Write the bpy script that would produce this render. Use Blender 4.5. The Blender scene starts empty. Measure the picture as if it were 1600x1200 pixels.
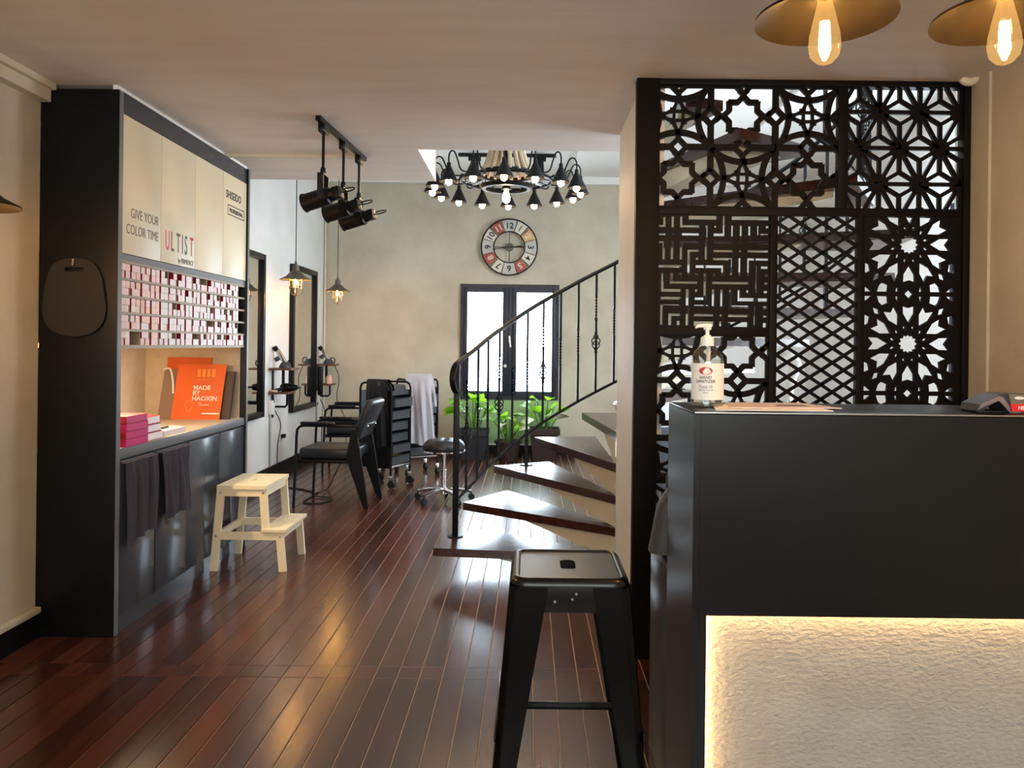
import bpy, bmesh, math, random
from mathutils import Vector, Matrix
random.seed(7)
S = bpy.context.scene
COL = S.collection
R = math.radians
EYE = 1.38; FPX = 1200.0; PX, PY = 826.0, 540.0; ROLL = R(0.65)

# ---------------------------------------------------------------- camera
cam_d = bpy.data.cameras.new('camera'); cam = bpy.data.objects.new('camera', cam_d); COL.objects.link(cam)
cam.location = (0, 0, EYE); cam.rotation_euler = (R(90), -ROLL, 0)
cam_d.sensor_width = 36; cam_d.lens = 36 * FPX / 1600
cam_d.shift_x = (800 - PX) / 1600; cam_d.shift_y = (PY - 600) / 1600
cam_d.clip_start = 0.05; cam_d.clip_end = 200
S.camera = cam

# ---------------------------------------------------------------- world, daylight portals, exposure
W = bpy.data.worlds.new('overcast_sky'); S.world = W; W.use_nodes = True
bg = W.node_tree.nodes['Background']
bg.inputs[0].default_value = (0.79, 0.895, 1.0, 1); bg.inputs[1].default_value = 16.0
S.view_settings.view_transform = 'Standard'; S.view_settings.look = 'None'
S.view_settings.gamma = 1.0; S.view_settings.exposure = 0.27
S.view_settings.use_curve_mapping = False
def portal(name, loc, rot, sx, sy):
    l = bpy.data.lights.new(name, 'AREA'); l.shape = 'RECTANGLE'; l.size = sx; l.size_y = sy
    l.cycles.is_portal = True
    o = bpy.data.objects.new(name, l); COL.objects.link(o); o.location = loc; o.rotation_euler = rot
portal('portal_back', (-0.245, 9.86, 1.42), (R(-90), 0, 0), 1.25, 1.5)
portal('portal_right', (3.62, 5.3, 1.5), (0, R(90), 0), 2.2, 2.2)
portal('portal_roof', (2.3, 4.9, 3.62), (0, 0, 0), 1.8, 2.0)
portal('portal_front', (-0.15, -2.3, 1.75), (R(90), 0, 0), 4.0, 1.4)

# ---------------------------------------------------------------- helpers
_c, _s = math.cos(ROLL), math.sin(ROLL)
def at(px, py, Y):
    u, v = px - PX, PY - py
    return Vector(((u * _c - v * _s) / FPX * Y, Y, EYE + (u * _s + v * _c) / FPX * Y))
def on_floor(px, py, z=0.0):
    u, v = px - PX, PY - py
    return at(px, py, (z - EYE) * FPX / (u * _s + v * _c))
def frame(o, rx, up):
    rx = Vector(rx).normalized(); up = Vector(up).normalized(); n = rx.cross(up)
    M = Matrix((rx, up, n)).transposed().to_4x4(); M.translation = Vector(o)
    return M
class MB:
    def __init__(s): s.b = bmesh.new()
    def add(s, verts, faces, M=None):
        vs = [s.b.verts.new(M @ Vector(v) if M else v) for v in verts]
        for f in faces:
            try: s.b.faces.new([vs[i] for i in f])
            except ValueError: pass
        return s
    def box(s, x0, x1, y0, y1, z0, z1, bev=0.0, M=None, seg=2):
        v = [(x, y, z) for z in (z0, z1) for y in (y0, y1) for x in (x0, x1)]
        f = [(0, 2, 3, 1), (4, 5, 7, 6), (0, 1, 5, 4), (2, 6, 7, 3), (0, 4, 6, 2), (1, 3, 7, 5)]
        vs = [s.b.verts.new(M @ Vector(p) if M else p) for p in v]
        fs = [s.b.faces.new([vs[i] for i in q]) for q in f]
        if bev > 0:
            es = list({e for q in fs for e in q.edges})
            bmesh.ops.bevel(s.b, geom=es, offset=bev, segments=seg, affect='EDGES', profile=0.5)
        return s
    def prism(s, poly, d0, d1, M=None):
        """poly (a,b) in the plane, extruded along the normal from d0 to d1"""
        n = len(poly)
        v = [(p[0], p[1], d0) for p in poly] + [(p[0], p[1], d1) for p in poly]
        f = [tuple(range(n - 1, -1, -1)), tuple(range(n, 2 * n))]
        f += [(i, (i + 1) % n, n + (i + 1) % n, n + i) for i in range(n)]
        return s.add(v, f, M)
    def tube(s, pts, r, seg=8, closed=False, caps=True, flat=None):
        pts = [Vector(p) for p in pts]; n = len(pts)
        rs = r if isinstance(r, (list, tuple)) else [r] * n
        rings = []; prev = None
        for i, p in enumerate(pts):
            if closed: t = pts[(i + 1) % n] - pts[i - 1]
            elif i == 0: t = pts[1] - p
            elif i == n - 1: t = p - pts[i - 1]
            else: t = pts[i + 1] - pts[i - 1]
            t.normalize()
            if prev is None:
                a = Vector((0, 0, 1)) if abs(t.z) < 0.9 else Vector((1, 0, 0))
                prev = (a - t * a.dot(t)).normalized()
            else:
                q = prev - t * prev.dot(t)
                prev = q.normalized() if q.length > 1e-6 else prev
            w = t.cross(prev); ring = []
            for k in range(seg):
                a = 2 * math.pi * (k + 0.5) / seg
                ca, sa = math.cos(a), math.sin(a)
                if flat: ca *= flat
                ring.append(s.b.verts.new(p + (prev * ca + w * sa) * rs[i]))
            rings.append(ring)
        m = n if closed else n - 1
        for i in range(m):
            A, B = rings[i], rings[(i + 1) % n]
            for k in range(seg):
                s.b.faces.new((A[k], A[(k + 1) % seg], B[(k + 1) % seg], B[k]))
        if caps and not closed:
            s.b.faces.new(rings[0][::-1]); s.b.faces.new(rings[-1])
        return s
    def cyl(s, p, q, r0, r1=None, seg=16):
        return s.tube([p, q], [r0, r0 if r1 is None else r1], seg)
    def lathe(s, prof, c=(0, 0, 0), seg=24, M=None, cap=False):
        rings = []
        for (r, z) in prof:
            if r < 1e-5:
                v = Vector((c[0], c[1], c[2] + z)); rings.append([s.b.verts.new(M @ v if M else v)])
            else:
                ring = []
                for k in range(seg):
                    a = 2 * math.pi * k / seg
                    v = Vector((c[0] + r * math.cos(a), c[1] + r * math.sin(a), c[2] + z))
                    ring.append(s.b.verts.new(M @ v if M else v))
                rings.append(ring)
        for A, B in zip(rings, rings[1:]):
            for k in range(seg):
                k2 = (k + 1) % seg
                if len(A) == 1 and len(B) == 1: continue
                if len(A) == 1: s.b.faces.new((A[0], B[k2], B[k]))
                elif len(B) == 1: s.b.faces.new((A[k], A[k2], B[0]))
                else: s.b.faces.new((A[k], A[k2], B[k2], B[k]))
        if cap:
            for r in (rings[0], rings[-1]):
                if len(r) > 2:
                    try: s.b.faces.new(r)
                    except ValueError: pass
        return s
    def grid(s, fn, nu, nv, closed_u=False):
        g = [[s.b.verts.new(fn(i / nu, j / nv)) for i in range(nu + (0 if closed_u else 1))] for j in range(nv + 1)]
        w = len(g[0])
        for j in range(nv):
            for i in range(w if closed_u else w - 1):
                i2 = (i + 1) % w
                s.b.faces.new((g[j][i], g[j][i2], g[j + 1][i2], g[j + 1][i]))
        return s
    def mesh(s, name, mat, smooth=True, M=None, fix=True):
        if fix: bmesh.ops.recalc_face_normals(s.b, faces=s.b.faces)
        me = bpy.data.meshes.new(name)
        if M: s.b.transform(M)
        s.b.to_mesh(me); s.b.free()
        for m in (mat if isinstance(mat, (list, tuple)) else [mat]): me.materials.append(m)
        if smooth:
            me.shade_smooth(); me.set_sharp_from_angle(angle=R(38))
        return me
def root_of(o):
    while o.parent: o = o.parent
    return o
def tag(o, label=None, cat=None, group=None, kind=None):
    if label: o['label'] = label
    if cat: o['category'] = cat
    if group: o['group'] = group
    if kind: o['kind'] = kind
    return o
def link(name, data, parent=None):
    o = bpy.data.objects.new(name, data); COL.objects.link(o)
    if parent: o.parent = parent
    return o
def thing(name, label, cat, loc=(0, 0, 0), rz=0.0, group=None):
    o = link(name, None); o.location = loc; o.rotation_euler = (0, 0, rz); o.empty_display_size = 0.1
    return tag(o, label, cat, group)
def rootmat(o):
    r = root_of(o)
    return Matrix.LocRotScale(r.location, r.rotation_euler, r.scale)
def part(name, mb, mat, parent, world=False, label=None, smooth=True, kind=None):
    M = rootmat(parent).inverted() if world else None
    o = link(name, mb.mesh(name, mat, smooth, M), parent)
    if label: o['label'] = label
    if kind: o['kind'] = kind
    return o
def solo(name, mb, mat, label, cat, loc=None, group=None, kind=None, smooth=True, rz=0.0):
    """one-mesh thing built in world coordinates (loc only moves its origin)"""
    loc = Vector(loc) if loc is not None else Vector((0, 0, 0))
    o = link(name, mb.mesh(name, mat, smooth, Matrix.Translation(-loc)))
    o.location = loc
    return tag(o, label, cat, group, kind)
def struct(name, mb, mat, label, cat, parent=None, smooth=False):
    o = link(name, mb.mesh(name, mat, smooth), parent)
    if not parent: tag(o, label, cat, None, 'structure')
    return o
def copy_tree(o, parent=None):
    c = o.copy(); COL.objects.link(c); c.parent = parent
    for ch in o.children: copy_tree(ch, c)
    return c
def text_mesh(body, size, mat, M, align='LEFT', ext=0.0004, sx=1.0, shear=0.0, weight=0.0):
    cu = bpy.data.curves.new('lettering', 'FONT'); cu.body = body; cu.size = size; cu.align_x = align
    cu.extrude = ext; cu.resolution_u = 3; cu.shear = shear; cu.offset = weight
    t = bpy.data.objects.new('tmp_text', cu); COL.objects.link(t)
    dg = bpy.context.evaluated_depsgraph_get(); dg.update()
    me = bpy.data.meshes.new_from_object(t.evaluated_get(dg))
    bpy.data.objects.remove(t); bpy.data.curves.remove(cu)
    me.transform(M @ Matrix.Diagonal((sx, 1, 1, 1)))
    me.materials.clear(); me.materials.append(mat); me.name = 'lettering'
    return me
def text(body, size, mat, M, parent, name='lettering', **k):
    me = text_mesh(body, size, mat, rootmat(parent).inverted() @ M, **k)
    return link(name, me, parent)
def plate_mesh(outer, holes, d, mat, M):
    """flat sheet with holes, d thick"""
    cu = bpy.data.curves.new('sheet', 'CURVE'); cu.dimensions = '2D'; cu.fill_mode = 'BOTH'; cu.extrude = d / 2
    for poly in [outer] + holes:
        sp = cu.splines.new('POLY'); sp.points.add(len(poly) - 1); sp.use_cyclic_u = True
        for p, q in zip(sp.points, poly): p.co = (q[0], q[1], 0, 1)
    t = bpy.data.objects.new('tmp_sheet', cu); COL.objects.link(t)
    dg = bpy.context.evaluated_depsgraph_get(); dg.update()
    me = bpy.data.meshes.new_from_object(t.evaluated_get(dg))
    bpy.data.objects.remove(t); bpy.data.curves.remove(cu)
    me.transform(M); me.materials.clear(); me.materials.append(mat)
    return me
def bez(p, n=10):
    """Catmull-Rom through points"""
    p = [Vector(q) for q in p]; q = [2 * p[0] - p[1]] + p + [2 * p[-1] - p[-2]]; out = []
    for i in range(1, len(q) - 2):
        for k in range(n):
            t = k / n
            out.append(0.5 * (2 * q[i] + (q[i + 1] - q[i - 1]) * t + (2 * q[i - 1] - 5 * q[i] + 4 * q[i + 1] - q[i + 2]) * t * t
                              + (3 * q[i] - q[i - 1] - 3 * q[i + 1] + q[i + 2]) * t ** 3))
    return out + [p[-1]]
def lerp(a, b, t): return a + (b - a) * t
def interp(x, xs, ys):
    if x <= xs[0]: return ys[0]
    for a, b, c, d in zip(xs, xs[1:], ys, ys[1:]):
        if x <= b: return c + (d - c) * (x - a) / (b - a)
    return ys[-1]
def rrect(cx, cy, w, h, r, n=6):
    out = []
    for (sx, sy, a0) in ((1, 1, 0), (-1, 1, 90), (-1, -1, 180), (1, -1, 270)):
        for k in range(n + 1):
            a = R(a0 + 90 * k / n)
            out.append((cx + sx * (w / 2 - r) + r * math.cos(a), cy + sy * (h / 2 - r) + r * math.sin(a)))
    return out

# ---------------------------------------------------------------- materials
def srgb(r, g, b):
    f = lambda c: (c / 255 / 12.92) if c / 255 <= 0.04045 else ((c / 255 + 0.055) / 1.055) ** 2.4
    return (f(r), f(g), f(b), 1)
def mat(name, col, rough=0.5, metal=0.0, spec=0.5, col2=None, scale=8.0, stretch=(1, 1, 1), bump=0.0, bscale=None,
        rough2=None, emit=None, estr=0.0, trans=0.0, coat=0.0, detail=4.0, coords='Object', ior=1.45, rnd=0.0):
    m = bpy.data.materials.new(name); m.use_nodes = True
    nt = m.node_tree; p = nt.nodes['Principled BSDF']; N = nt.nodes.new; L = nt.links.new
    c1 = srgb(*col)
    p.inputs['Base Color'].default_value = c1; p.inputs['Roughness'].default_value = rough
    p.inputs['Metallic'].default_value = metal; p.inputs['Specular IOR Level'].default_value = spec
    p.inputs['Transmission Weight'].default_value = trans; p.inputs['Coat Weight'].default_value = coat
    p.inputs['IOR'].default_value = ior
    if emit:
        p.inputs['Emission Color'].default_value = srgb(*emit); p.inputs['Emission Strength'].default_value = estr
    if col2 or bump or rough2 is not None:
        tc = N('ShaderNodeTexCoord'); mp = N('ShaderNodeMapping'); mp.inputs['Scale'].default_value = stretch
        nz = N('ShaderNodeTexNoise'); nz.inputs['Scale'].default_value = scale; nz.inputs['Detail'].default_value = detail
        nz.inputs['Roughness'].default_value = 0.6
        L(tc.outputs[coords], mp.inputs[0]); L(mp.outputs[0], nz.inputs[0])
        if rnd:
            oi = N('ShaderNodeObjectInfo'); ml = N('ShaderNodeVectorMath'); ml.operation = 'SCALE'
            cb = N('ShaderNodeCombineXYZ')
            for k in range(3): L(oi.outputs['Random'], cb.inputs[k])
            L(cb.outputs[0], ml.inputs[0]); ml.inputs['Scale'].default_value = 37.0
            ad = N('ShaderNodeVectorMath'); L(mp.outputs[0], ad.inputs[0]); L(ml.outputs[0], ad.inputs[1]); L(ad.outputs[0], nz.inputs[0])
        if col2:
            rp = N('ShaderNodeValToRGB'); rp.color_ramp.elements[0].position = 0.3; rp.color_ramp.elements[1].position = 0.7
            rp.color_ramp.elements[0].color = c1; rp.color_ramp.elements[1].color = srgb(*col2)
            src = nz.outputs[0]
            if rnd:
                mm = N('ShaderNodeMath'); mm.operation = 'MULTIPLY_ADD'; L(oi.outputs['Random'], mm.inputs[0])
                mm.inputs[1].default_value = rnd; L(nz.outputs[0], mm.inputs[2])
                m3 = N('ShaderNodeMath'); m3.operation = 'SUBTRACT'; L(mm.outputs[0], m3.inputs[0]); m3.inputs[1].default_value = rnd / 2
                src = m3.outputs[0]
            L(src, rp.inputs[0]); L(rp.outputs[0], p.inputs['Base Color'])
        if rough2 is not None:
            mr = N('ShaderNodeMapRange'); mr.inputs['To Min'].default_value = rough; mr.inputs['To Max'].default_value = rough2
            mr.inputs['From Min'].default_value = 0.3; mr.inputs['From Max'].default_value = 0.7
            L(nz.outputs[0], mr.inputs[0]); L(mr.outputs[0], p.inputs['Roughness'])
        if bump:
            bp = N('ShaderNodeBump'); bp.inputs['Strength'].default_value = bump; bp.inputs['Distance'].default_value = 0.01
            if bscale:
                n2 = N('ShaderNodeTexNoise'); n2.inputs['Scale'].default_value = bscale; n2.inputs['Detail'].default_value = 6
                L(mp.outputs[0], n2.inputs[0]); L(n2.outputs[0], bp.inputs['Height'])
            else: L(nz.outputs[0], bp.inputs['Height'])
            L(bp.outputs[0], p.inputs['Normal'])
    return m
def glassy(name, tint, fac=0.1, rough=0.02):
    """thin clear sheet: passes light straight, with a weak mirror coat"""
    m = bpy.data.materials.new(name); m.use_nodes = True; nt = m.node_tree; nt.nodes.clear(); N = nt.nodes.new
    o = N('ShaderNodeOutputMaterial'); t = N('ShaderNodeBsdfTransparent'); g = N('ShaderNodeBsdfGlossy'); x = N('ShaderNodeMixShader')
    t.inputs[0].default_value = (*tint, 1); g.inputs['Roughness'].default_value = rough; x.inputs[0].default_value = fac
    nt.links.new(t.outputs[0], x.inputs[1]); nt.links.new(g.outputs[0], x.inputs[2]); nt.links.new(x.outputs[0], o.inputs[0])
    return m
M = {}
M['plaster'] = mat('grey_beige_plaster', (176, 166, 146), 0.75, col2=(202, 193, 172), scale=1.7, detail=8, bump=0.12, bscale=40)
M['plaster_warm'] = mat('cream_plaster', (196, 184, 156), 0.7, col2=(208, 197, 170), scale=2.5, bump=0.1, bscale=30)
M['white_wall'] = mat('white_wall_paint', (222, 220, 214), 0.6, col2=(232, 230, 226), scale=3, bump=0.04, bscale=60)
M['ceiling'] = mat('ceiling_paint', (226, 214, 202), 0.8, col2=(234, 223, 212), scale=1.5, stretch=(1, 6, 1), bump=0.04, bscale=5)
M['white'] = mat('white_paint', (236, 234, 228), 0.55)
M['cream_trim'] = mat('cream_trim_paint', (214, 205, 182), 0.5)
M['stucco'] = mat('stucco_panel', (174, 168, 157), 0.9, spec=0.1, col2=(186, 181, 170), scale=6, stretch=(1, 1, 1.7), bump=0.75, bscale=52)
M['black'] = mat('black_laminate', (12, 12, 13), 0.40, spec=0.25, col2=(17, 17, 18), scale=30, rough2=0.48)
M['black_counter'] = mat('black_counter_laminate', (14, 14, 15), 0.30, spec=0.5, col2=(17, 17, 18), scale=14)
M['grey_door'] = mat('dark_grey_gloss_laminate', (60, 63, 70), 0.2)
M['grey_frame'] = mat('grey_edge_laminate', (104, 106, 110), 0.4)
M['cream_door'] = mat('cream_gloss_door', (226, 215, 186), 0.42)
M['rack'] = mat('taupe_rack_board', (164, 148, 128), 0.5)
M['niche'] = mat('niche_sand_board', (192, 174, 148), 0.55, col2=(206, 189, 164), scale=14, bump=0.15)
M['metal'] = mat('black_metal', (11, 11, 12), 0.35, metal=0.0, spec=0.35)
M['metal_matte'] = mat('black_matte_metal', (15, 15, 16), 0.5, spec=0.2)
M['iron'] = mat('black_wrought_iron', (11, 12, 15), 0.4, spec=0.25)
M['screen'] = mat('black_brown_fretwork_board', (17, 13, 11), 0.55, spec=0.15)
M['stool'] = mat('gunmetal_painted_steel', (8, 8, 8), 0.26, metal=0.0, spec=0.5)
M['chrome'] = mat('chrome', (215, 215, 218), 0.12, metal=1.0)
M['steel'] = mat('brushed_steel', (180, 178, 172), 0.3, metal=1.0)
M['leather'] = mat('black_leather', (26, 27, 30), 0.36, bump=0.1, scale=120)
M['plastic'] = mat('black_plastic', (13, 13, 14), 0.38, spec=0.3)
M['grey_plastic'] = mat('dark_grey_plastic', (58, 60, 64), 0.4)
M['rubber'] = mat('black_rubber', (22, 22, 22), 0.6)
M['cord'] = mat('dark_cord', (24, 22, 21), 0.6)
M['stair_wood'] = mat('dark_red_stair_wood', (46, 22, 16), 0.22, spec=0.8, col2=(66, 32, 23), scale=5, stretch=(1, 6, 6), rough2=0.26)
M['plank'] = mat('dark_red_brown_floor_board', (56, 27, 19), 0.20, spec=0.9, col2=(88, 47, 33), scale=4, stretch=(14, 0.6, 1), rough2=0.225, rnd=0.5, detail=8)
M['gap'] = mat('pale_floor_joint_dust', (214, 190, 164), 0.8)
M['pale_wood'] = mat('pale_birch', (224, 210, 176), 0.45, col2=(236, 224, 194), scale=6, stretch=(1, 8, 1))
M['brown_wood'] = mat('walnut_board', (88, 50, 32), 0.4, col2=(112, 66, 42), scale=10, stretch=(1, 6, 1))
M['mirror'] = mat('mirror_silver', (235, 238, 236), 0.02, metal=1.0)
M['pane'] = glassy('window_glass', (0.97, 0.99, 1.0), 0.06)
M['pane_tinted'] = glassy('tinted_added_window_glass', (0.74, 0.72, 0.68), 0.06)  # tint dims the daylight from the added front window
M['bulb_glass'] = glassy('amber_bulb_glass', (1.0, 0.88, 0.66), 0.05)
M['clear_glass'] = glassy('clear_lamp_glass', (1.0, 0.97, 0.92), 0.08)
M['bottle'] = glassy('clear_bottle_plastic', (0.93, 0.95, 0.93), 0.14, 0.05)
M['gel'] = glassy('clear_gel', (0.90, 0.93, 0.90), 0.05, 0.05)
M['filament'] = mat('glowing_filament', (255, 200, 120), 0.5, emit=(255, 196, 116), estr=1100.0)
M['chandelier_bulb'] = mat('lit_chandelier_bulb', (255, 220, 170), 0.4, emit=(255, 214, 160), estr=75.0)
M['led'] = mat('warm_led_strip', (255, 214, 150), 0.5, emit=(255, 206, 140), estr=30.0)
M['led_niche'] = mat('warm_niche_led_strip', (255, 226, 180), 0.5, emit=(255, 224, 176), estr=380.0)
def glowing_glass():
    m = glassy('lit_amber_bulb_glass', (1.0, 0.88, 0.66), 0.05); nt = m.node_tree; o = [n for n in nt.nodes if n.type == 'OUTPUT_MATERIAL'][0]
    e = nt.nodes.new('ShaderNodeEmission'); e.inputs[0].default_value = srgb(255, 206, 130); e.inputs[1].default_value = 0.22
    a = nt.nodes.new('ShaderNodeAddShader'); src = o.inputs[0].links[0].from_socket
    nt.links.new(src, a.inputs[0]); nt.links.new(e.outputs[0], a.inputs[1]); nt.links.new(a.outputs[0], o.inputs[0])
    return m
M['bulb_glass'] = glowing_glass()
M['socket'] = mat('aged_brass_socket', (110, 92, 52), 0.4, metal=0.8)
M['shade'] = mat('dark_bronze_shade', (9, 8, 7), 0.4, spec=0.3, col2=(14, 12, 10), scale=4)
M['grey_shade'] = mat('weathered_grey_shade', (92, 84, 74), 0.5, metal=0.4)
M['rope'] = mat('jute_rope', (176, 154, 126), 0.9, col2=(214, 196, 170), scale=60, stretch=(1, 1, 3), bump=0.6)
M['window_frame'] = mat('navy_black_window_frame', (30, 33, 48), 0.4)
M['pale_green'] = mat('pale_green_leaf_bounce', (150, 182, 128), 0.5)  # green bounce light from the leaves, put into the colour
def leafy(name, c1, c2):
    m = mat(name, c1, 0.35, col2=c2, scale=5); nt = m.node_tree; p = nt.nodes['Principled BSDF']; o = [n for n in nt.nodes if n.type == 'OUTPUT_MATERIAL'][0]
    t = nt.nodes.new('ShaderNodeBsdfTranslucent'); x = nt.nodes.new('ShaderNodeMixShader'); x.inputs[0].default_value = 0.5
    t.inputs[0].default_value = srgb(*c2); nt.links.new(p.outputs[0], x.inputs[1]); nt.links.new(t.outputs[0], x.inputs[2]); nt.links.new(x.outputs[0], o.inputs[0])
    return m
M['leaf'] = leafy('glossy_green_leaf', (62, 130, 30), (150, 206, 44))
M['leaf_pale'] = mat('pale_lily_spathe', (214, 226, 190), 0.4)
M['stem'] = mat('green_stem', (70, 110, 40), 0.5)
M['soil'] = mat('potting_soil', (38, 28, 22), 0.9, bump=0.5, scale=60)
M['pot'] = mat('charcoal_flower_pot', (44, 46, 52), 0.5)
M['pot_brown'] = mat('dark_brown_flower_pot', (54, 38, 34), 0.5)
M['cloth_grey'] = mat('charcoal_towel', (92, 85, 94), 0.95, bump=0.4, scale=180)
M['cloth_black'] = mat('black_cape_nylon', (12, 13, 22), 0.5)
M['cloth_white'] = mat('white_gown_cotton', (226, 224, 230), 0.9, bump=0.2, scale=90)
M['red'] = mat('crimson_carton', (158, 14, 44), 0.4)
M['magenta'] = mat('magenta_carton', (196, 8, 104), 0.4)
M['orange'] = mat('orange_folder', (222, 98, 32), 0.4)
M['orange_light'] = mat('light_orange_print', (240, 150, 66), 0.4)
M['paper'] = mat('white_paper', (236, 232, 226), 0.6)
M['pink_paper'] = mat('pink_leaflet_paper', (212, 196, 194), 0.5)
M['print'] = mat('dark_grey_print', (92, 88, 82), 0.6)
M['print_black'] = mat('black_print', (20, 20, 20), 0.6)
M['print_pink'] = mat('pink_print', (226, 96, 130), 0.6)
M['print_red'] = mat('red_print', (200, 32, 44), 0.5)
M['dark_book'] = mat('dark_brown_folder', (52, 34, 34), 0.5)
M['taupe_book'] = mat('taupe_folder', (132, 108, 92), 0.5)
M['tile_ivory'] = mat('ivory_numeral_plate', (222, 214, 198), 0.6, col2=(200, 190, 172), scale=20)
M['tile_grey'] = mat('weathered_grey_plate', (196, 192, 182), 0.6, col2=(168, 164, 154), scale=20)
M['tile_red'] = mat('brick_red_plate', (150, 62, 52), 0.6, col2=(178, 98, 80), scale=20)
M['tile_yellow'] = mat('mustard_plate', (218, 186, 130), 0.6, col2=(214, 150, 110), scale=25)
M['red_label'] = mat('red_card_sticker', (232, 44, 50), 0.35)
M['handbag'] = mat('grey_leather_bag', (62, 61, 60), 0.5, bump=0.2, scale=50)
M['basin'] = mat('white_ceramic', (238, 240, 242), 0.15)
M['candle'] = mat('salt_pink_plastic', (232, 186, 170), 0.4)

# ================================================================ THE SETTING
CEIL, VOID = 2.57, 3.50
XL, XLN, XRF, XRH, YB, YF = -2.60, -2.28, 1.96, 3.50, 9.72, -2.20
# floor: base and boards
fl = struct('floor', MB().box(XL - .1, XRH + .1, YF - .1, YB + .1, -0.15, -0.004), M['gap'], 'dark red brown wooden board floor of the salon', 'floor')
PW = 0.094
_pm = {}
def plank_mesh(L):
    k = round(L, 3)
    if k not in _pm:
        b = MB(); w = PW / 2 - 0.0017; e = 0.0012; t = 0.004
        b.add([(-w, 0, -t), (w, 0, -t), (w, L, -t), (-w, L, -t), (-w + e, e, 0), (w - e, e, 0), (w - e, L - e, 0), (-w + e, L - e, 0)],
              [(4, 5, 6, 7), (0, 1, 5, 4), (1, 2, 6, 5), (2, 3, 7, 6), (3, 0, 4, 7)])
        _pm[k] = b.mesh('plank', M['plank'], smooth=False)
    return _pm[k]
ncol = int((XRF - XL) / PW)
for i in range(ncol + 17):
    x = XL + PW * (i + 0.5)
    if x > XRH - PW / 2: break
    if i < ncol:
        br = [YF, 3.17, 3.285, (4.66, 5.12, 4.66, 5.6)[i % 4], (6.6, 7.9, 7.2)[i % 3], YB]
    else: br = [3.46, YB]
    for a, b in zip(br, br[1:]):
        o = link('plank', plank_mesh(b - a - 0.0016), fl); o.location = (x, a, 0)
# ceilings
b = MB()
b.box(XLN - .4, XRF + .1, YF - .1, 3.45, CEIL, VOID).box(XLN - .4, 0.60, 3.45, 4.69, CEIL, VOID).box(XL - .1, -0.69, 4.69, 5.60, CEIL, VOID)
struct('ceiling', b, M['ceiling'], 'low pinkish beige plaster ceiling over the front of the salon', 'ceiling')
KX0, KX1, KY0, KY1 = 1.4, 3.2, 3.9, 5.9  # skylight opening, added out of view to brighten the stair hall
b = MB().box(XL - .1, KX0, 3.45, YB + .1, VOID, VOID + .12).box(KX1, XRH + .1, 3.45, YB + .1, VOID, VOID + .12).box(KX0, KX1, 3.45, KY0, VOID, VOID + .12).box(KX0, KX1, KY1, YB + .1, VOID, VOID + .12)
for x in (-1.55, 0.55, 2.2): b.box(x - .05, x + .05, 6.15, YB, VOID - .05, VOID + .01)
b.box(XL, XRH, YB - .10, YB, VOID - .09, VOID + .01)
struct('ceiling_upper', b, M['white'], 'high white beamed ceiling over the back of the salon', 'ceiling')
# walls
struct('wall_left', MB().box(XL - .12, XL, 3.57, YB + .1, 0, VOID), M['white_wall'], 'pale wall behind the mirrors on the left', 'wall')
struct('wall_left_front', MB().box(XLN - .44, XLN, YF - .1, 3.57, 0, CEIL), M['plaster'], 'grey beige plaster wall left of the black cabinet', 'wall')
struct('wall_right', MB().box(XRF, XRF + .12, YF - .1, 3.45, 0, CEIL).box(XRF - .012, XRF, 3.27, 3.45, 0, CEIL), M['plaster'], 'beige plaster wall right of the fretwork screen', 'wall')
struct('wall_hall', MB().box(XRF, XRH + .1, 3.45, 3.55, 0, VOID), M['white_wall'], 'hidden return wall beside the stair hall', 'wall')
WX0, WX1, WZ0, WZ1 = -0.865, 0.380, 0.695, 2.150
b = MB().box(XL - .1, WX0, YB, YB + .14, 0, VOID).box(WX1, 1.25, YB, YB + .14, 0, VOID)
struct('wall_back_hall', MB().box(1.25, XRH + .1, YB, YB + .14, 0, VOID), M['white_wall'], 'white back wall seen through the fretwork screen', 'wall')
b.box(WX0, WX1, YB, YB + .14, 0, WZ0).box(WX0, WX1, YB, YB + .14, WZ1, VOID)
struct('wall_back', b, M['plaster'], 'mottled grey beige plaster wall with the clock and window', 'wall')
b = MB()
HY0, HY1, HZ0, HZ1 = 4.2, 6.4, .4, 2.6
b.box(XRH, XRH + .12, 3.45, HY0, 0, VOID).box(XRH, XRH + .12, HY1, YB + .1, 0, VOID).box(XRH, XRH + .12, HY0, HY1, 0, HZ0).box(XRH, XRH + .12, HY0, HY1, HZ1, VOID)
struct('wall_right_rear', b, M['white_wall'], 'white wall of the stair hall behind the screen', 'wall')
FX0, FX1, FZ0, FZ1 = -2.15, 1.85, 1.05, 2.45  # front opening, added behind the camera to let daylight in
b = MB().box(XLN, FX0, YF - .12, YF, 0, CEIL).box(FX1, XRF, YF - .12, YF, 0, CEIL).box(FX0, FX1, YF - .12, YF, FZ1, CEIL).box(FX0, FX1, YF - .12, YF, 0, FZ0)
struct('wall_front', b, M['plaster'], 'front wall behind the camera with an added wide window', 'wall')
struct('wall_stair', MB().box(0.50, 0.60, 3.45, 4.32, 0, VOID), M['white_wall'], 'narrow cream spine wall that the stair winds around', 'wall')
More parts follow.
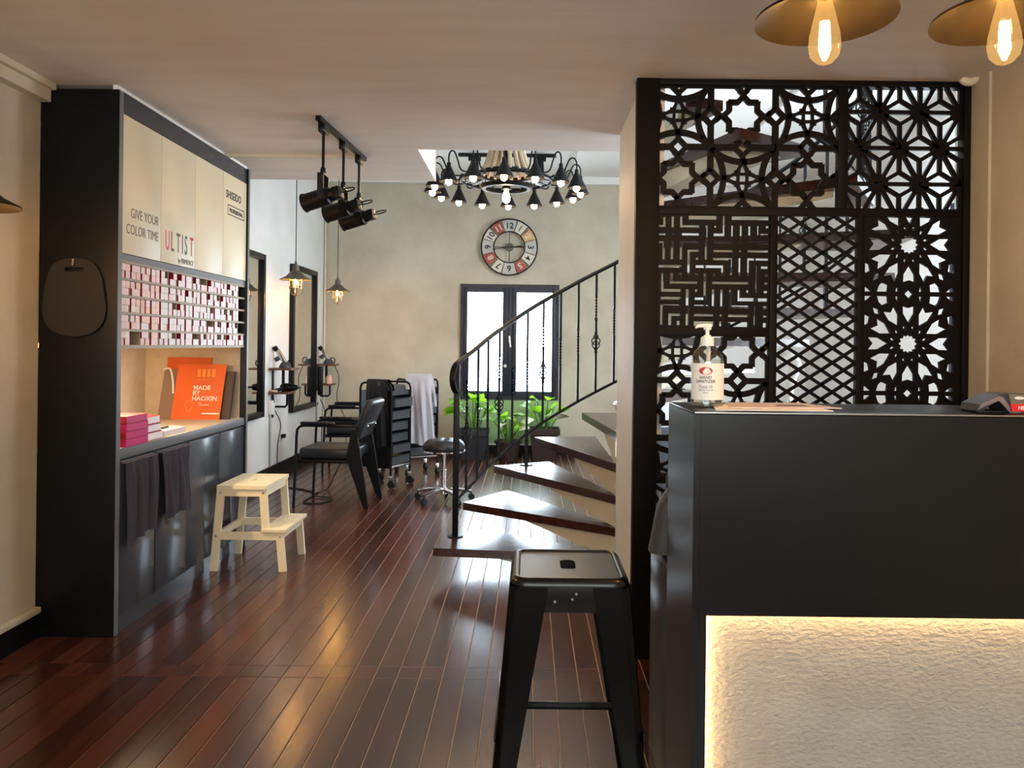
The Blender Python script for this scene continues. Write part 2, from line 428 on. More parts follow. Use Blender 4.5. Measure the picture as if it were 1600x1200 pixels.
# trims
struct('baseboard_left', MB().box(XL, XL + .018, 5.22, YB, 0, .13), M['black'], 'black baseboard along the mirror wall', 'baseboard')
struct('baseboard_back', MB().box(XL, 0.6, YB - .018, YB, 0, .12), M['black'], 'black baseboard under the back window', 'baseboard')
o = struct('baseboard_left_front', MB().box(XLN, XLN + .022, YF, 3.565, 0, .115), M['black'], 'black baseboard with white cap left of the cabinet', 'baseboard')
link('cap_moulding', MB().box(XLN, XLN + .034, YF, 3.565, .115, .145, .006).mesh('cap_moulding', M['cream_trim']), o)
struct('trim_1', MB().box(XLN, XLN + .05, YF, 3.565, CEIL - .085, CEIL - .03).box(XLN, XLN + .075, YF, 3.565, CEIL - .03, CEIL), M['cream_trim'], 'cream cornice above the left plaster wall', 'cornice')
struct('trim_2', MB().cyl((XL + .022, YB - .03, .12), (XL + .022, YB - .03, VOID), .012), M['cream_trim'], 'pale conduit pipe in the far left corner', 'pipe')
struct('trim_3', MB().box(-1.92, -1.08, 4.84, 4.87, CEIL - .02, CEIL), M['cream_trim'], 'cream cable trunking across the ceiling from cabinet to track light', 'trunking')
# back window
wn = struct('window_1', MB().box(WX0, WX0 + .045, YB - .03, YB + .1, WZ0, WZ1).box(WX1 - .045, WX1, YB - .03, YB + .1, WZ0, WZ1)
            .box(WX0 + .045, WX1 - .045, YB - .03, YB + .1, WZ0, WZ0 + .045).box(WX0 + .045, WX1 - .045, YB - .03, YB + .1, WZ1 - .045, WZ1),
            M['window_frame'], 'tall dark framed double casement window under the clock', 'window')
xm = (WX0 + WX1) / 2
link('meeting_strip', MB().box(xm - .02, xm + .02, YB - .05, YB + .002, WZ0 + .045, WZ1 - .045, .004).mesh('meeting_strip', M['window_frame']), wn)
for s0, s1 in ((WX0 + .045, xm - .004), (xm + .004, WX1 - .045)):
    b = MB(); y0, y1, z0, z1 = YB - .045, YB + .0, WZ0 + .045, WZ1 - .045; t = .058; tb = .062
    in_l = s0 + (.045 if s0 < xm - .2 else .085); in_r = s1 - (.085 if s0 < xm - .2 else .045)
    b.box(s0, in_l, y0, y1, z0, z1, .004).box(in_r, s1, y0, y1, z0, z1, .004).box(in_l, in_r, y0, y1, z0, z0 + tb).box(in_l, in_r, y0, y1, z1 - t, z1)
    sa = link('sash', b.mesh('sash', M['window_frame']), wn)
    link('pane', MB().box(in_l, in_r, YB - .026, YB - .02, z0 + tb, z1 - t).mesh('pane', M['pane']), wn)
    hx = s0 - .03 if s0 < xm - .2 else s1 + .03
    for hz in (1.55, 1.95, 1.05):
        link('hinge', MB().box(min(hx, hx) - .012, hx + .012, YB - .05, YB - .028, hz - .05, hz + .05, .003).mesh('hinge', M['window_frame']), wn)
b = MB().box(xm - .012, xm + .012, YB - .055, YB - .045, 1.42, 1.50).tube([(xm, YB - .06, 1.47), (xm, YB - .09, 1.47), (xm + .012, YB - .095, 1.36)], .009)
link('handle', b.mesh('handle', M['steel']), wn)
link('lock', MB().cyl((xm - .05, YB - .05, 1.12), (xm - .05, YB - .044, 1.12), .02).mesh('lock', M['steel']), wn)
gp = struct('trim_green_bounce', MB().box(WX0 + .03, WX1 - .03, YB - .012, YB, .14, WZ0 - .004), M['pale_green'], 'panel under the back window coloured like green light bounced off leaves', 'panel')  # added panel carrying the leaves' green light on the wall
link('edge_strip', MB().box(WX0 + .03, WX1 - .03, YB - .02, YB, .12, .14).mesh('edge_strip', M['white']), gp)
# hall window, then the skylight and front window added for daylight
b = MB().box(XRH, XRH + .06, HY0, HY0 + .06, HZ0, HZ1).box(XRH, XRH + .06, HY1 - .06, HY1, HZ0, HZ1).box(XRH, XRH + .06, HY0 + .06, HY1 - .06, HZ0, HZ0 + .06).box(XRH, XRH + .06, HY0 + .06, HY1 - .06, HZ1 - .06, HZ1)
hm = (HY0 + HY1) / 2
w2 = struct('window_2', b.box(XRH, XRH + .06, hm - .03, hm + .03, HZ0 + .06, HZ1 - .06), M['window_frame'], 'wide hall window behind the fretwork screen', 'window')
for a, c in ((HY0 + .06, hm - .03), (hm + .03, HY1 - .06)):
    link('pane', MB().box(XRH + .025, XRH + .031, a, c, HZ0 + .06, HZ1 - .06).mesh('pane', M['pane']), w2)
w4 = struct('window_added_roof', MB().box(KX0, KX1, KY0, KY0 + .05, VOID + .02, VOID + .1).box(KX0, KX1, KY1 - .05, KY1, VOID + .02, VOID + .1).box(KX0, KX0 + .05, KY0 + .05, KY1 - .05, VOID + .02, VOID + .1).box(KX1 - .05, KX1, KY0 + .05, KY1 - .05, VOID + .02, VOID + .1), M['window_frame'], 'added unseen skylight over the stairwell to light the hall', 'window')
link('pane', MB().box(KX0 + .05, KX1 - .05, KY0 + .05, KY1 - .05, VOID + .055, VOID + .061).mesh('pane', M['pane']), w4)
b = MB().box(FX0, FX0 + .06, YF - .08, YF - .02, FZ0, FZ1).box(FX1 - .06, FX1, YF - .08, YF - .02, FZ0, FZ1).box(FX0 + .06, FX1 - .06, YF - .08, YF - .02, FZ1 - .06, FZ1).box(FX0 + .06, FX1 - .06, YF - .08, YF - .02, FZ0, FZ0 + .06)
fm = (FX0 + FX1) / 2
d1 = struct('window_added_front', b.box(fm - .03, fm + .03, YF - .08, YF - .02, FZ0 + .06, FZ1 - .06), M['window_frame'], 'wide window added behind the camera for daylight', 'window')
for a, c in ((FX0 + .06, fm - .03), (fm + .03, FX1 - .06)):
    link('pane', MB().box(a, c, YF - .053, YF - .047, FZ0 + .06, FZ1 - .06).mesh('pane', M['pane_tinted']), d1)

# ================================================================ TALL CABINET
CX, CY0, CY1, CT = -1.915, 3.57, 5.21, 2.55       # front plane, near end, far end, top
CBX = XL + .01
cab = thing('wall_cabinet', 'tall black wall cabinet with cream upper doors and a lit niche', 'cabinet', (CBX + .34, (CY0 + CY1) / 2, 0))
def cp(name, mb, m, parent=cab, label=None, smooth=True): return part(name, mb, M[m] if isinstance(m, str) else m, parent, True, label, smooth)
cp('side_panel', MB().box(XLN + .002, CX, CY0, CY0 + .036, 0, CT, .002), 'black')
cp('side_panel', MB().box(CBX, CX + .012, CY1 - .03, CY1, 0, CT, .002), 'black')
cp('edge_band', MB().box(CX, CX + .003, CY0 + .002, CY0 + .034, 0.003, CT - .003), 'grey_frame')
cp('edge_band', MB().box(CX + .012, CX + .015, CY1 - .028, CY1 - .002, 0.003, CT - .003), 'grey_frame')
cp('back_panel', MB().box(CBX, CBX + .012, CY0 + .04, CY1 - .03, .08, CT), 'niche')
IY0, IY1 = CY0 + .036, CY1 - .03
cp('top_fascia', MB().box(CX - .02, CX, IY0, IY1, 2.452, CT), 'grey_door')
cp('top_panel', MB().box(CBX + .012, CX - .02, IY0, IY1, CT - .02, CT), 'black')
cp('shadow_gap_strip', MB().box(CX - .03, CX - .008, CY0, CY1, CT, CEIL), 'white')
DY = [IY0] + [CX * -1200 / k for k in (575, 522, 479.5)] + [IY1]
DY[1], DY[2], DY[3] = 3.985, 4.39, 4.79
for a, c in zip(DY, DY[1:]):
    cp('upper_door', MB().box(CX - .019, CX + .001, a + .0015, c - .0015, 1.795, 2.448, .0012), 'cream_door')
cp('upper_box', MB().box(CBX + .012, CX - .02, IY0, IY1, 1.765, 1.79), 'grey_frame')
cp('grey_rail', MB().box(CX - .02, CX - .001, IY0, IY1, 1.762, 1.792), 'grey_frame')
# dye rack
RZ0, RZ1, NR, NC = 1.345, 1.762, 5, 16
rp = (RZ1 - RZ0 - .012) / NR; cpw = (IY1 - IY0) / NC; RD = .16
cp('rack_back', MB().box(CX - RD - .01, CX - RD, IY0, IY1, RZ0, RZ1), 'rack')
for i in range(NR + 1):
    z = RZ0 + rp * i
    cp('rack_shelf', MB().box(CX - RD, CX - .004, IY0, IY1, z, z + (.012 if i else .016)), 'rack')
for i in range(NR):
    for j in range(1, NC):
        y = IY0 + cpw * j; z = RZ0 + rp * i
        cp('rack_divider', MB().box(CX - RD, CX - .012, y - .003, y + .003, z + (.012 if i else .016), z + rp), 'rack', smooth=False)
# niche with worktop
NZ = .872
cp('niche_wall', MB().box(CBX + .012, CX - .03, IY0, IY0 + .01, NZ, RZ0), 'niche')
cp('niche_wall', MB().box(CBX + .012, CX - .03, IY1 - .01, IY1, NZ, RZ0), 'niche')
cp('niche_ceiling', MB().box(CBX + .012, CX - .16, IY0, IY1, RZ0 + .02, RZ0 + .03), 'niche')
cp('led_strip', MB().box(CX - .20, CX - .185, IY0 + .02, IY0 + .62, RZ0 + .008, RZ0 + .02), 'led_niche', label='glowing warm white strip under the rack')
cp('worktop', MB().box(CBX + .012, CX - .006, IY0, IY1, NZ - .02, NZ, .001), 'niche')
cp('worktop_edge', MB().box(CX - .006, CX + .004, IY0, IY1, NZ - .048, NZ, .002), 'grey_frame')
cp('lower_box', MB().box(CBX + .012, CX - .022, IY0, IY1, .075, NZ - .03), 'black')
LY = [IY0, 3.955, 4.33, 4.78, IY1]
for k, (a, c) in enumerate(zip(LY, LY[1:])):
    d = cp('lower_door', MB().box(CX - .02, CX, a + (.012 if k == 1 else .002), c - .002, .088, NZ - .066, .0015), 'grey_door')
    cp('finger_pull', MB().box(CX - .019, CX + .0015, a + .015, c - .015, NZ - .066, NZ - .060), 'grey_frame', d)
cp('toe_kick', MB().box(CBX + .012, CX - .012, IY0, IY1, 0, .08), 'grey_door')
# printing on the doors (reads along +Y, faces +X)
def onfront(y, z): return frame((CX + .0016, y, z), (0, 1, 0), (0, 0, 1))
PM = M['print']
text('GIVE YOUR', .068, PM, onfront(3.958, 1.973), cab, align='RIGHT', sx=.80, weight=-.0006)
text('COLOR TIME', .068, PM, onfront(3.958, 1.893), cab, align='RIGHT', sx=.80, weight=-.0006)
yy = 4.03
for ch, m in zip('ULTIST', ('print_pink', 'print', 'print', 'print', 'print', 'print_red')):
    text(ch, .15, M[m], onfront(yy, 1.865), cab, sx=.52, weight=.001); yy += {'I': .036}.get(ch, .064)
text('by PRIMIENCE', .040, PM, onfront(4.37, 1.81), cab, align='RIGHT', sx=.78)
text('SHISEIDO', .068, M['print_black'], onfront(4.83, 2.295), cab, sx=.88, weight=.0012)
fr = [(4.86, 2.19, 5.14, 2.196), (4.86, 2.25, 5.14, 2.256), (4.86, 2.19, 4.866, 2.256), (5.134, 2.19, 5.14, 2.256)]
b = MB()
for (y0, z0, y1, z1) in fr: b.box(CX + .0012, CX + .0018, y0, y1, z0, z1)
cp('printed_border', b, 'print_black')
text('PROFESSIONAL', .036, M['print_black'], onfront(5.0, 2.21), cab, align='CENTER', sx=.92, weight=.0012)
# dye cartons
tints = {'salmon': mat('salmon_carton_end', (242, 194, 176), .5, col2=(247, 222, 210), scale=55, stretch=(1, 1, 4)),
         'pink': mat('pink_carton_end', (242, 200, 204), .5, col2=(247, 226, 226), scale=55, stretch=(1, 1, 4)),
         'white': mat('white_carton_end', (242, 237, 236), .5, col2=(234, 220, 221), scale=55, stretch=(1, 1, 4))}
bw, bh, bd = .039, .0335, .125
def carton_mesh(t):
    b = MB(); b.box(-bd, 0, 0, bw, 0, bh, .0012, seg=1)
    b.b.faces.ensure_lookup_table()
    me = b.mesh('dye_carton', [M['red'], tints[t]], smooth=False)
    for p in me.polygons:
        if p.normal.x > .5: p.material_index = 1
    return me
cm = {t: carton_mesh(t) for t in tints}
ORD = 'first second third fourth fifth sixth seventh eighth ninth tenth eleventh twelfth thirteenth fourteenth fifteenth sixteenth'.split()
ROWN = ['lowest', 'fourth', 'middle', 'second', 'top']
rng = random.Random(3)
for i in range(NR):
    for j in range(NC):
        if (i, j) == (0, 1) or (j == NC - 1 and i in (1, 2, 3, 4)): continue
        full = 1.0 if j < 4 else .9
        z0 = RZ0 + rp * i + (.016 if i == 0 else .012) + .0002
        y0 = IY0 + cpw * j + .0045
        for s_ in range(2):
            base = rng.random() < (full + .12)
            for l_ in range(2):
                ok = base if l_ == 0 else (base and rng.random() < full - .18 * (j > 4))
                if not ok: continue
                t = 'salmon' if (j < 4 and rng.random() < .45) else 'pink' if ((j < 4 and rng.random() < .8) or rng.random() < .06) else 'white'
                o = link('dye_carton', cm[t])
                o.location = (CX - .004 - rng.choice((0, 0, .002, .006)), y0 + s_ * (bw + .0012) + .002, z0 + l_ * (bh + .0002))
                tag(o, f"{t}-ended crimson dye carton, {'upper' if l_ else 'lower'} {'right' if s_ else 'left'} of {ORD[j]} cubby, {ROWN[i]} rack row", 'carton', 'hair dye cartons in the cabinet rack')
# things standing in the niche
def card(name, x0, x1, z1, yb, yt, thick, m, label, cat, skew=0.0):
    """upright folder facing the camera side and leaning back on the far niche wall"""
    t = thing(name, label, cat, ((x0 + x1) / 2, yb, NZ))
    b = MB(); d = thick
    b.add([(x0, yb, NZ), (x1, yb, NZ), (x1, yb + d, NZ), (x0, yb + d, NZ), (x0 + skew, yt, z1), (x1 + skew, yt, z1), (x1 + skew, yt + d, z1), (x0 + skew, yt + d, z1)],
          [(0, 3, 2, 1), (4, 5, 6, 7), (0, 1, 5, 4), (1, 2, 6, 5), (2, 3, 7, 6), (3, 0, 4, 7)])
    part('cover', b, m, t, True, smooth=False); return t
f1 = card('folder', -2.335, -2.02, 1.232, 5.02, 5.075, .012, M['orange'], 'front orange folder with white lettering in the lit niche', 'folder', .025)
fM = lambda x, z: frame((x + .025 * (z - NZ) / .36, 5.02 + .055 * (z - NZ) / .36 - .0015, z), (1, 0, 0), (0, .055, .36))
text('MADE', .042, M['paper'], fM(-2.215, 1.065), f1, weight=.001)
text('BY', .042, M['paper'], fM(-2.215, 1.03), f1, weight=.001)
text('HAOXIN', .042, M['paper'], fM(-2.215, .995), f1, weight=.001)
text('THE\nHAIRDRESSER', .012, M['paper'], fM(-2.17, .975), f1)
for k in range(4):
    part('printed_bar', MB().box(.135 + k * .032, .157 + k * .032, 0, .052, 0, .0006, M=fM(-2.335, 1.15)), M['orange_light'], f1, True)
text('HAIR & BEAUTY', .013, M['orange_light'], fM(-2.20, 1.128), f1)
part('printed_emblem', MB().tube([fM(-2.335, NZ + .05) @ Vector((.11 + .022 * math.cos(a * .3) * (1 + .3 * math.sin(a * .9)), .038 + .036 * math.sin(a * .3), .0008)) for a in range(22)], .0022, 4), M['orange_light'], f1, True)
part('printed_stripe', MB().box(.20, .312, 0, .009, 0, .0006, M=fM(-2.335, NZ + .035)), M['paper'], f1, True)
f2 = card('folder', -2.42, -2.125, 1.275, 5.105, 5.152, .012, M['orange'], 'taller orange folder behind the front orange folder', 'folder')
f3 = card('folder', -2.435, -2.30, 1.195, 5.045, 5.082, .018, M['taupe_book'], 'taupe folder with a pale paper edge left of the front orange folder', 'folder', .03)
part('pale_edge', MB().tube(bez([(-2.41, 5.07, 1.196), (-2.36, 5.06, 1.198), (-2.335, 5.045, 1.12), (-2.33, 5.04, 1.04)], 5), .006, 6), M['paper'], f3, True)
f4 = card('folder', -2.12, -1.965, 1.185, 5.045, 5.09, .03, M['dark_book'], 'dark brown folder peeking out right of the front orange folder', 'folder', .02)
def carton(name, x0, x1, y0, y1, z0, z1, m, label, ends=None):
    t = thing(name, label, 'carton', ((x0 + x1) / 2, (y0 + y1) / 2, z0), group='loose cartons on the cabinet worktop')
    part('box', MB().box(x0, x1, y0, y1, z0, z1, .0015, seg=1), m, t, True, smooth=False)
    if ends: part('printed_end', MB().box(x1, x1 + .0008, y0 + .003, y1 - .003, z0 + .003, z1 - .003), ends, t, True, smooth=False)
    return t
lv = ['bottom', 'second', 'third', 'top']
for k in range(4):
    carton('dye_box', -2.05 + .004 * k, -1.914, 3.66, 3.875 - .01 * (k == 3), NZ + k * .037, NZ + .0365 + k * .037, M['red'] if k % 2 else M['magenta'],
           f'magenta and crimson dye box, {lv[k]} of the nearest pile on the worktop', M['magenta'])
    if k < 3:
        carton('dye_box', -2.09, -1.93 - .008 * k, 3.90, 4.06, NZ + k * .04, NZ + .0395 + k * .04, M['red'],
               f'crimson dye box with white end, {lv[k]} of the second pile on the worktop', tints['white'])
carton('paper_box', -2.06, -1.94, 4.10, 4.36, NZ, NZ + .03, M['pink_paper'], 'flat pale pink box beside the dye box piles')
solo('comb', MB().box(-2.02, -2.01, 4.17, 4.30, NZ + .0302, NZ + .036).box(-2.01, -1.99, 4.17, 4.26, NZ + .0302, NZ + .034), M['print_black'], 'small dark comb lying on the flat pale pink box', 'comb', (-2.01, 4.23, NZ + .03))
carton('paper_box', -2.52, -2.40, 3.66, 3.80, NZ, NZ + .19, M['paper'], 'white paper box at the back corner of the niche')
# oval board on the cabinet side
hb = thing('hanging_board', 'dark oval board with slot handle hanging on the black cabinet side', 'board', at(117, 525, CY0))
pts = [(103, 404), (132, 404), (150, 414), (160, 436), (164, 462), (166, 486), (160, 506), (147, 519), (128, 525), (106, 525), (84, 518), (71, 503), (67, 484), (69, 460), (74, 434), (84, 413)]
c2 = [(p.x, p.z) for p in (at(x - 1, y, CY0 - .02) for x, y in pts)]
sm = [(v.x, v.y) for v in bez([Vector((a, c, 0)) for a, c in c2 + c2[:1]], 4)][:-1]
hh = at(116, 421, CY0 - .02)
hole = rrect(hh.x, hh.z, .09, .020, .009, 4)
me = plate_mesh(sm, [hole], .016, mat('dark_brown_board', (22, 19, 17), .55), rootmat(hb).inverted() @ frame((0, CY0 - .012, 0), (1, 0, 0), (0, 0, 1)))
me.name = 'panel'; link('panel', me, hb)
part('hook', MB().tube([(hh.x, CY0 + .0, hh.z + .045), (hh.x, CY0 - .03, hh.z + .045), (hh.x, CY0 - .034, hh.z + .02), (hh.x, CY0 - .02, hh.z + .01)], .005), M['steel'], hb, True)
# towels over the lower doors
def towel(y0, y1, z1, z0, label, seed, back):
    rr = random.Random(seed); ph = [rr.uniform(0, 6) for _ in range(4)]
    def fn(u, v):
        y = lerp(y0, y1, u) + .012 * math.sin(v * 3 + ph[0]) * v; z = lerp(z1, z0 + .02 * math.sin(u * 4 + ph[1]), v)
        f = .010 * math.sin(u * 17 + ph[2] + v * 1.5) + .007 * math.sin(u * 31 + ph[3] - v)
        return Vector((CX + .022 + f * min(1, v * 3 + .25) + .012 * v, y, z))
    b = MB().grid(fn, 46, 20); n0 = len(b.b.verts)
    geo = b.b.faces[:]
    bmesh.ops.solidify(b.b, geom=geo, thickness=.005)
    b.box(CX - .001, CX + .028, y0, y1, z1 - .002, z1 + .006, .003)
    solo('hanging_towel', b, M['cloth_grey'], label, 'towel', (CX + .02, (y0 + y1) / 2, z0), 'towels hung over the lower cabinet doors')
towel(3.625, 3.93, .802, .42, 'longer charcoal towel hung over the cabinet door nearest the camera', 1, 0)
towel(3.98, 4.31, .802, .44, 'charcoal towel hung over the second lower cabinet door', 2, 0)

# ================================================================ RECEPTION COUNTER
QX0, QX1, QY, QB, QZ = 0.433, 1.945, 2.00, 2.36, 1.212
cnt = thing('reception_counter', 'black reception counter with back-lit stucco front panel', 'counter', ((QX0 + QX1) / 2, 2.3, 0))
def qp(name, mb, m, label=None, smooth=True): return part(name, mb, M[m], cnt, True, label, smooth)
qp('top', MB().box(QX0, QX1, QY, QB, QZ - .006, QZ, .001), 'black_counter')
qp('edge_trim', MB().box(QX0 + .002, QX1 - .002, QY - .0015, QY + .001, QZ - .003, QZ + .0005), 'steel')
qp('front_fascia', MB().box(QX0 + .018, QX1, QY, QY + .022, .682, QZ - .0062), 'black_counter')
qp('front_stile', MB().box(QX0 + .018, QX0 + .038, QY, QY + .05, 0, .6815), 'black_counter')
qp('side_panel', MB().box(QX0, QX0 + .0175, QY, QB, 0, QZ - .0062), 'black_counter')
qp('stucco_panel', MB().box(QX0 + .0385, QX1, QY + .07, QY + .085, 0, .75), 'stucco')
qp('led_strip', MB().box(QX0 + .05, QX1, QY + .040, QY + .054, .688, .694), 'led', 'glowing warm strip along the panel top')
qp('led_strip', MB().box(QX0 + .040, QX0 + .046, QY + .052, QY + .066, .02, .68), 'led', 'glowing warm strip down the panel side')
qp('back_panel', MB().box(QX0 + .018, QX1, QB - .018, QB, .72, QZ - .0065), 'black_counter')
qp('desk_top', MB().box(QX0 + .001, QX1, QB - .02, 2.67, .69, .713, .001), 'black_counter')
qp('desk_side', MB().box(QX0, QX0 + .0175, QB + .0005, 2.67, 0, .6895, .001), 'black_counter')
qp('desk_back', MB().box(QX0 + .018, QX1, 2.64, 2.66, .05, .689), 'black_counter')
# hand sanitizer
sb = at(1104, 637, 2.185); sb.z = QZ
bt = thing('sanitizer_bottle', 'clear pump bottle of hand sanitizer standing on the black counter', 'bottle', sb)
prof = [(0, .0005), (.040, .0005), (.0455, .004), (.0465, .02), (.0465, .125), (.044, .142), (.036, .158), (.024, .168), (.0175, .171), (.0175, .176)]
part('bottle_body', MB().lathe(prof, seg=40), M['bottle'], bt)
part('gel', MB().lathe([(0, .004), (.042, .004), (.044, .02), (.044, .128), (.0425, .134), (0, .134)], seg=36), M['gel'], bt)
lab = MB().grid(lambda u, v: Vector((.0470 * math.sin(lerp(-1.35, 1.35, u)), -.0470 * math.cos(lerp(-1.35, 1.35, u)), lerp(.022, .124, v))), 28, 2)
part('paper_label', lab, mat('ivory_bottle_label', (238, 239, 236), .5), bt)
def oncyl(mb_or_me, r):
    for v in mb_or_me.vertices:
        a = v.co.x / r; rr = r + v.co.z
        v.co = Vector((rr * math.sin(a), -rr * math.cos(a), v.co.y))
    return mb_or_me
def btext(s, size, x, z, m, **k):
    me = text_mesh(s, size, m, Matrix.Translation((x, z, .0006)), ext=.0002, **k); oncyl(me, .047); link('lettering', me, bt)
b = MB().prism([(-.014 + .0185 * math.cos(a * math.pi / 12), .103 + .0105 * math.sin(a * math.pi / 12)) for a in range(24)], .0004, .0008)
me = b.mesh('emblem', M['print_red'], False); oncyl(me, .047); link('emblem', me, bt)
btext('Lifebuoy', .0062, -.014, .1012, M['paper'], align='CENTER')
btext('HAND', .0115, -.014, .081, M['print'], align='CENTER', weight=.0002)
btext('SANITIZER', .0115, -.014, .070, M['print'], align='CENTER', weight=.0002)
btext('Total 10', .011, -.014, .055, M['print'], align='CENTER')
btext('GERM PROTECTION', .0045, -.014, .048, M['print'], align='CENTER')
btext('500 ml', .005, -.014, .041, M['print'], align='CENTER')
b = MB(); 
for z in (.0655, .0515): b.box(-.033, .006, z, z + .0006, .0003, .0006)
me = b.mesh('printed_rule', M['print'], False); oncyl(me, .047); link('printed_rule', me, bt)
part('dip_tube', MB().cyl((0, 0, .02), (.004, 0, .17), .0055, seg=10), M['paper'], bt)
pm_ = mat('white_pump_plastic', (240, 240, 238), .35)
part('pump_collar', MB().lathe([(0, .173), (.0185, .173), (.0185, .196), (.012, .200), (.0095, .201), (.0095, .204), (0, .204)], seg=28), pm_, bt)
part('pump_stem', MB().cyl((0, 0, .203), (0, 0, .222), .0055, seg=14), pm_, bt)
b = MB().lathe([(0, .218), (.0105, .219), (.0115, .228), (.0105, .233), (0, .234)], seg=20)
b.tube([(.012, 0, .231), (-.012, 0, .2305), (-.026, 0, .229), (-.034, 0, .224)], [.0055, .006, .0048, .003], 8)
part('pump_head', b, pm_, bt)
# leaflets
def sheet(name, quad, z, m, label):
    t = thing(name, label, 'leaflet', (sum(q[0] for q in quad) / 4, sum(q[1] for q in quad) / 4, z))
    part('page', MB().prism(quad, z, z + .0025), m, t, True, smooth=False); return t
l1 = sheet('leaflet', [(.50, 2.045), (.82, 2.06), (.80, 2.235), (.54, 2.245)], QZ + .0006, M['paper'], 'white leaflet lying under the pink leaflet on the counter')
l2 = sheet('leaflet', [(.555, 2.10), (.865, 2.115), (.815, 2.30), (.585, 2.285)], QZ + .0034, M['pink_paper'], 'pink leaflet with dark print on the counter beside the sanitizer')
part('printed_block', MB().prism([(.70, 2.16), (.80, 2.165), (.79, 2.21), (.71, 2.205)], QZ + .0059, QZ + .0063), M['print'], l2, True)
# card terminal
tp = at(1515, 628, 2.10); tx = tp.x
ct = thing('card_terminal', 'dark grey card payment terminal with red sticker on the counter', 'card terminal', (tx + .09, 2.11, QZ))
def tprof(y0, y1, pr): return [(x, z) for x, z in pr]
body = [(0, .004), (.008, .022), (.055, .048), (.070, .052), (.19, .046), (.19, .004), (.125, .0), (.08, .004), (.052, .030), (.02, .022), (.012, .004)]
Mt = Matrix(((1, 0, 0, tx), (0, 0, 1, 2.06), (0, 1, 0, QZ + .0005), (0, 0, 0, 1)))
part('body', MB().prism([(0, .006), (.006, .024), (.058, .050), (.078, .053), (.20, .048), (.20, .0), (.09, .0), (.055, .034), (.012, .006)], .004, .088, Mt), M['grey_plastic'], ct, True)
part('side_trim', MB().prism([(.002, .01), (.008, .024), (.056, .047), (.066, .044), (.092, .008), (.115, .004), (.115, .0), (.086, .002), (.056, .034), (.016, .018)], -.001, .004, Mt), mat('mauve_grey_trim', (150, 138, 142), .3, metal=.5), ct, True)
part('keypad_face', MB().prism([(.079, .0525), (.088, .022), (.20, .020), (.20, .049)], -.004, .004, Mt), mat('warm_grey_face', (120, 112, 100), .4), ct, True)
part('card_sticker', MB().prism([(.083, .026), (.087, .006), (.20, .005), (.20, .025)], -.007, -.004, Mt), M['red_label'], ct, True)
text('NETS', .014, M['paper'], frame((tx + .103, 2.0527, QZ + .0115), (1, 0, 0), (0, 0, 1)), ct, weight=.0004)
part('contactless_mark', MB().prism([(.108 + .014 * math.cos(a * math.pi / 8), .042 + .004 * math.sin(a * math.pi / 8)) for a in range(16)], -.0055, -.004, Mt), M['paper'], ct, True)
part('base', MB().box(tx + .005, tx + .20, 2.066, 2.15, QZ + .0002, QZ + .007, .001), M['plastic'], ct, True)
# handbag on the desk behind the counter
hbg = thing('handbag', 'grey leather handbag resting on the desk behind the counter', 'bag', (.535, 2.51, .713))
def bag(u, v):
    a = 2 * math.pi * u; h = v * .20
    w = lerp(.135, .10, v) * (1 - .25 * max(0, v - .75) / .25); d = lerp(.06, .035, v)
    c, s_ = math.cos(a), math.sin(a)
    return Vector((w * math.copysign(abs(c) ** .6, c), d * math.copysign(abs(s_) ** .6, s_), .001 + h + .006 * math.sin(7 * a) * v))
b = MB().grid(bag, 36, 10, True); b.b.verts.ensure_lookup_table()
bmesh.ops.contextual_create(b.b, geom=[e for e in b.b.edges if e.is_boundary])
part('bag_body', b, M['handbag'], hbg)
for s_ in (-1, 1):
    part('strap', MB().tube(bez([(-.07, .03 * s_, .18), (-.06, .032 * s_, .26), (0, .034 * s_, .29), (.06, .032 * s_, .26), (.07, .03 * s_, .18)], 6), .008, 8), M['handbag'], hbg)

# ================================================================ FRETWORK SCREEN
SY = 3.42; STK = .016
scr = thing('fretwork_screen', 'tall black screen of cut-out geometric fretwork panels behind the counter', 'screen', (1.21, SY, 0))
def sp_(px, py):
    p = at(px, py, SY); return (p.x, p.z)
# screen-plane units: 1 unit = one pixel at the screen's depth, measured from the reference corner
K = SY / FPX
def q(px, py): return (0.0 + (px - PX) * K, EYE + (PY - py) * K + .013)
FM = frame((0, SY, 0), (1, 0, 0), (0, 0, 1))
def clip(poly, x0, x1, z0, z1):
    def cut(P, f, it):
        out = []
        for i in range(len(P)):
            a, b_ = P[i - 1], P[i]
            fa, fb = f(a), f(b_)
            if fa != fb: out.append(it(a, b_))
            if fb: out.append(b_)
        return out
    def ix(x): return lambda a, b_: (x, a[1] + (b_[1] - a[1]) * (x - a[0]) / (b_[0] - a[0]))
    def iz(z): return lambda a, b_: (a[0] + (b_[0] - a[0]) * (z - a[1]) / (b_[1] - a[1]), z)
    for f, it in ((lambda p: p[0] >= x0, ix(x0)), (lambda p: p[0] <= x1, ix(x1)), (lambda p: p[1] >= z0, iz(z0)), (lambda p: p[1] <= z1, iz(z1))):
        if not poly: break
        poly = cut(poly, f, it)
    return poly
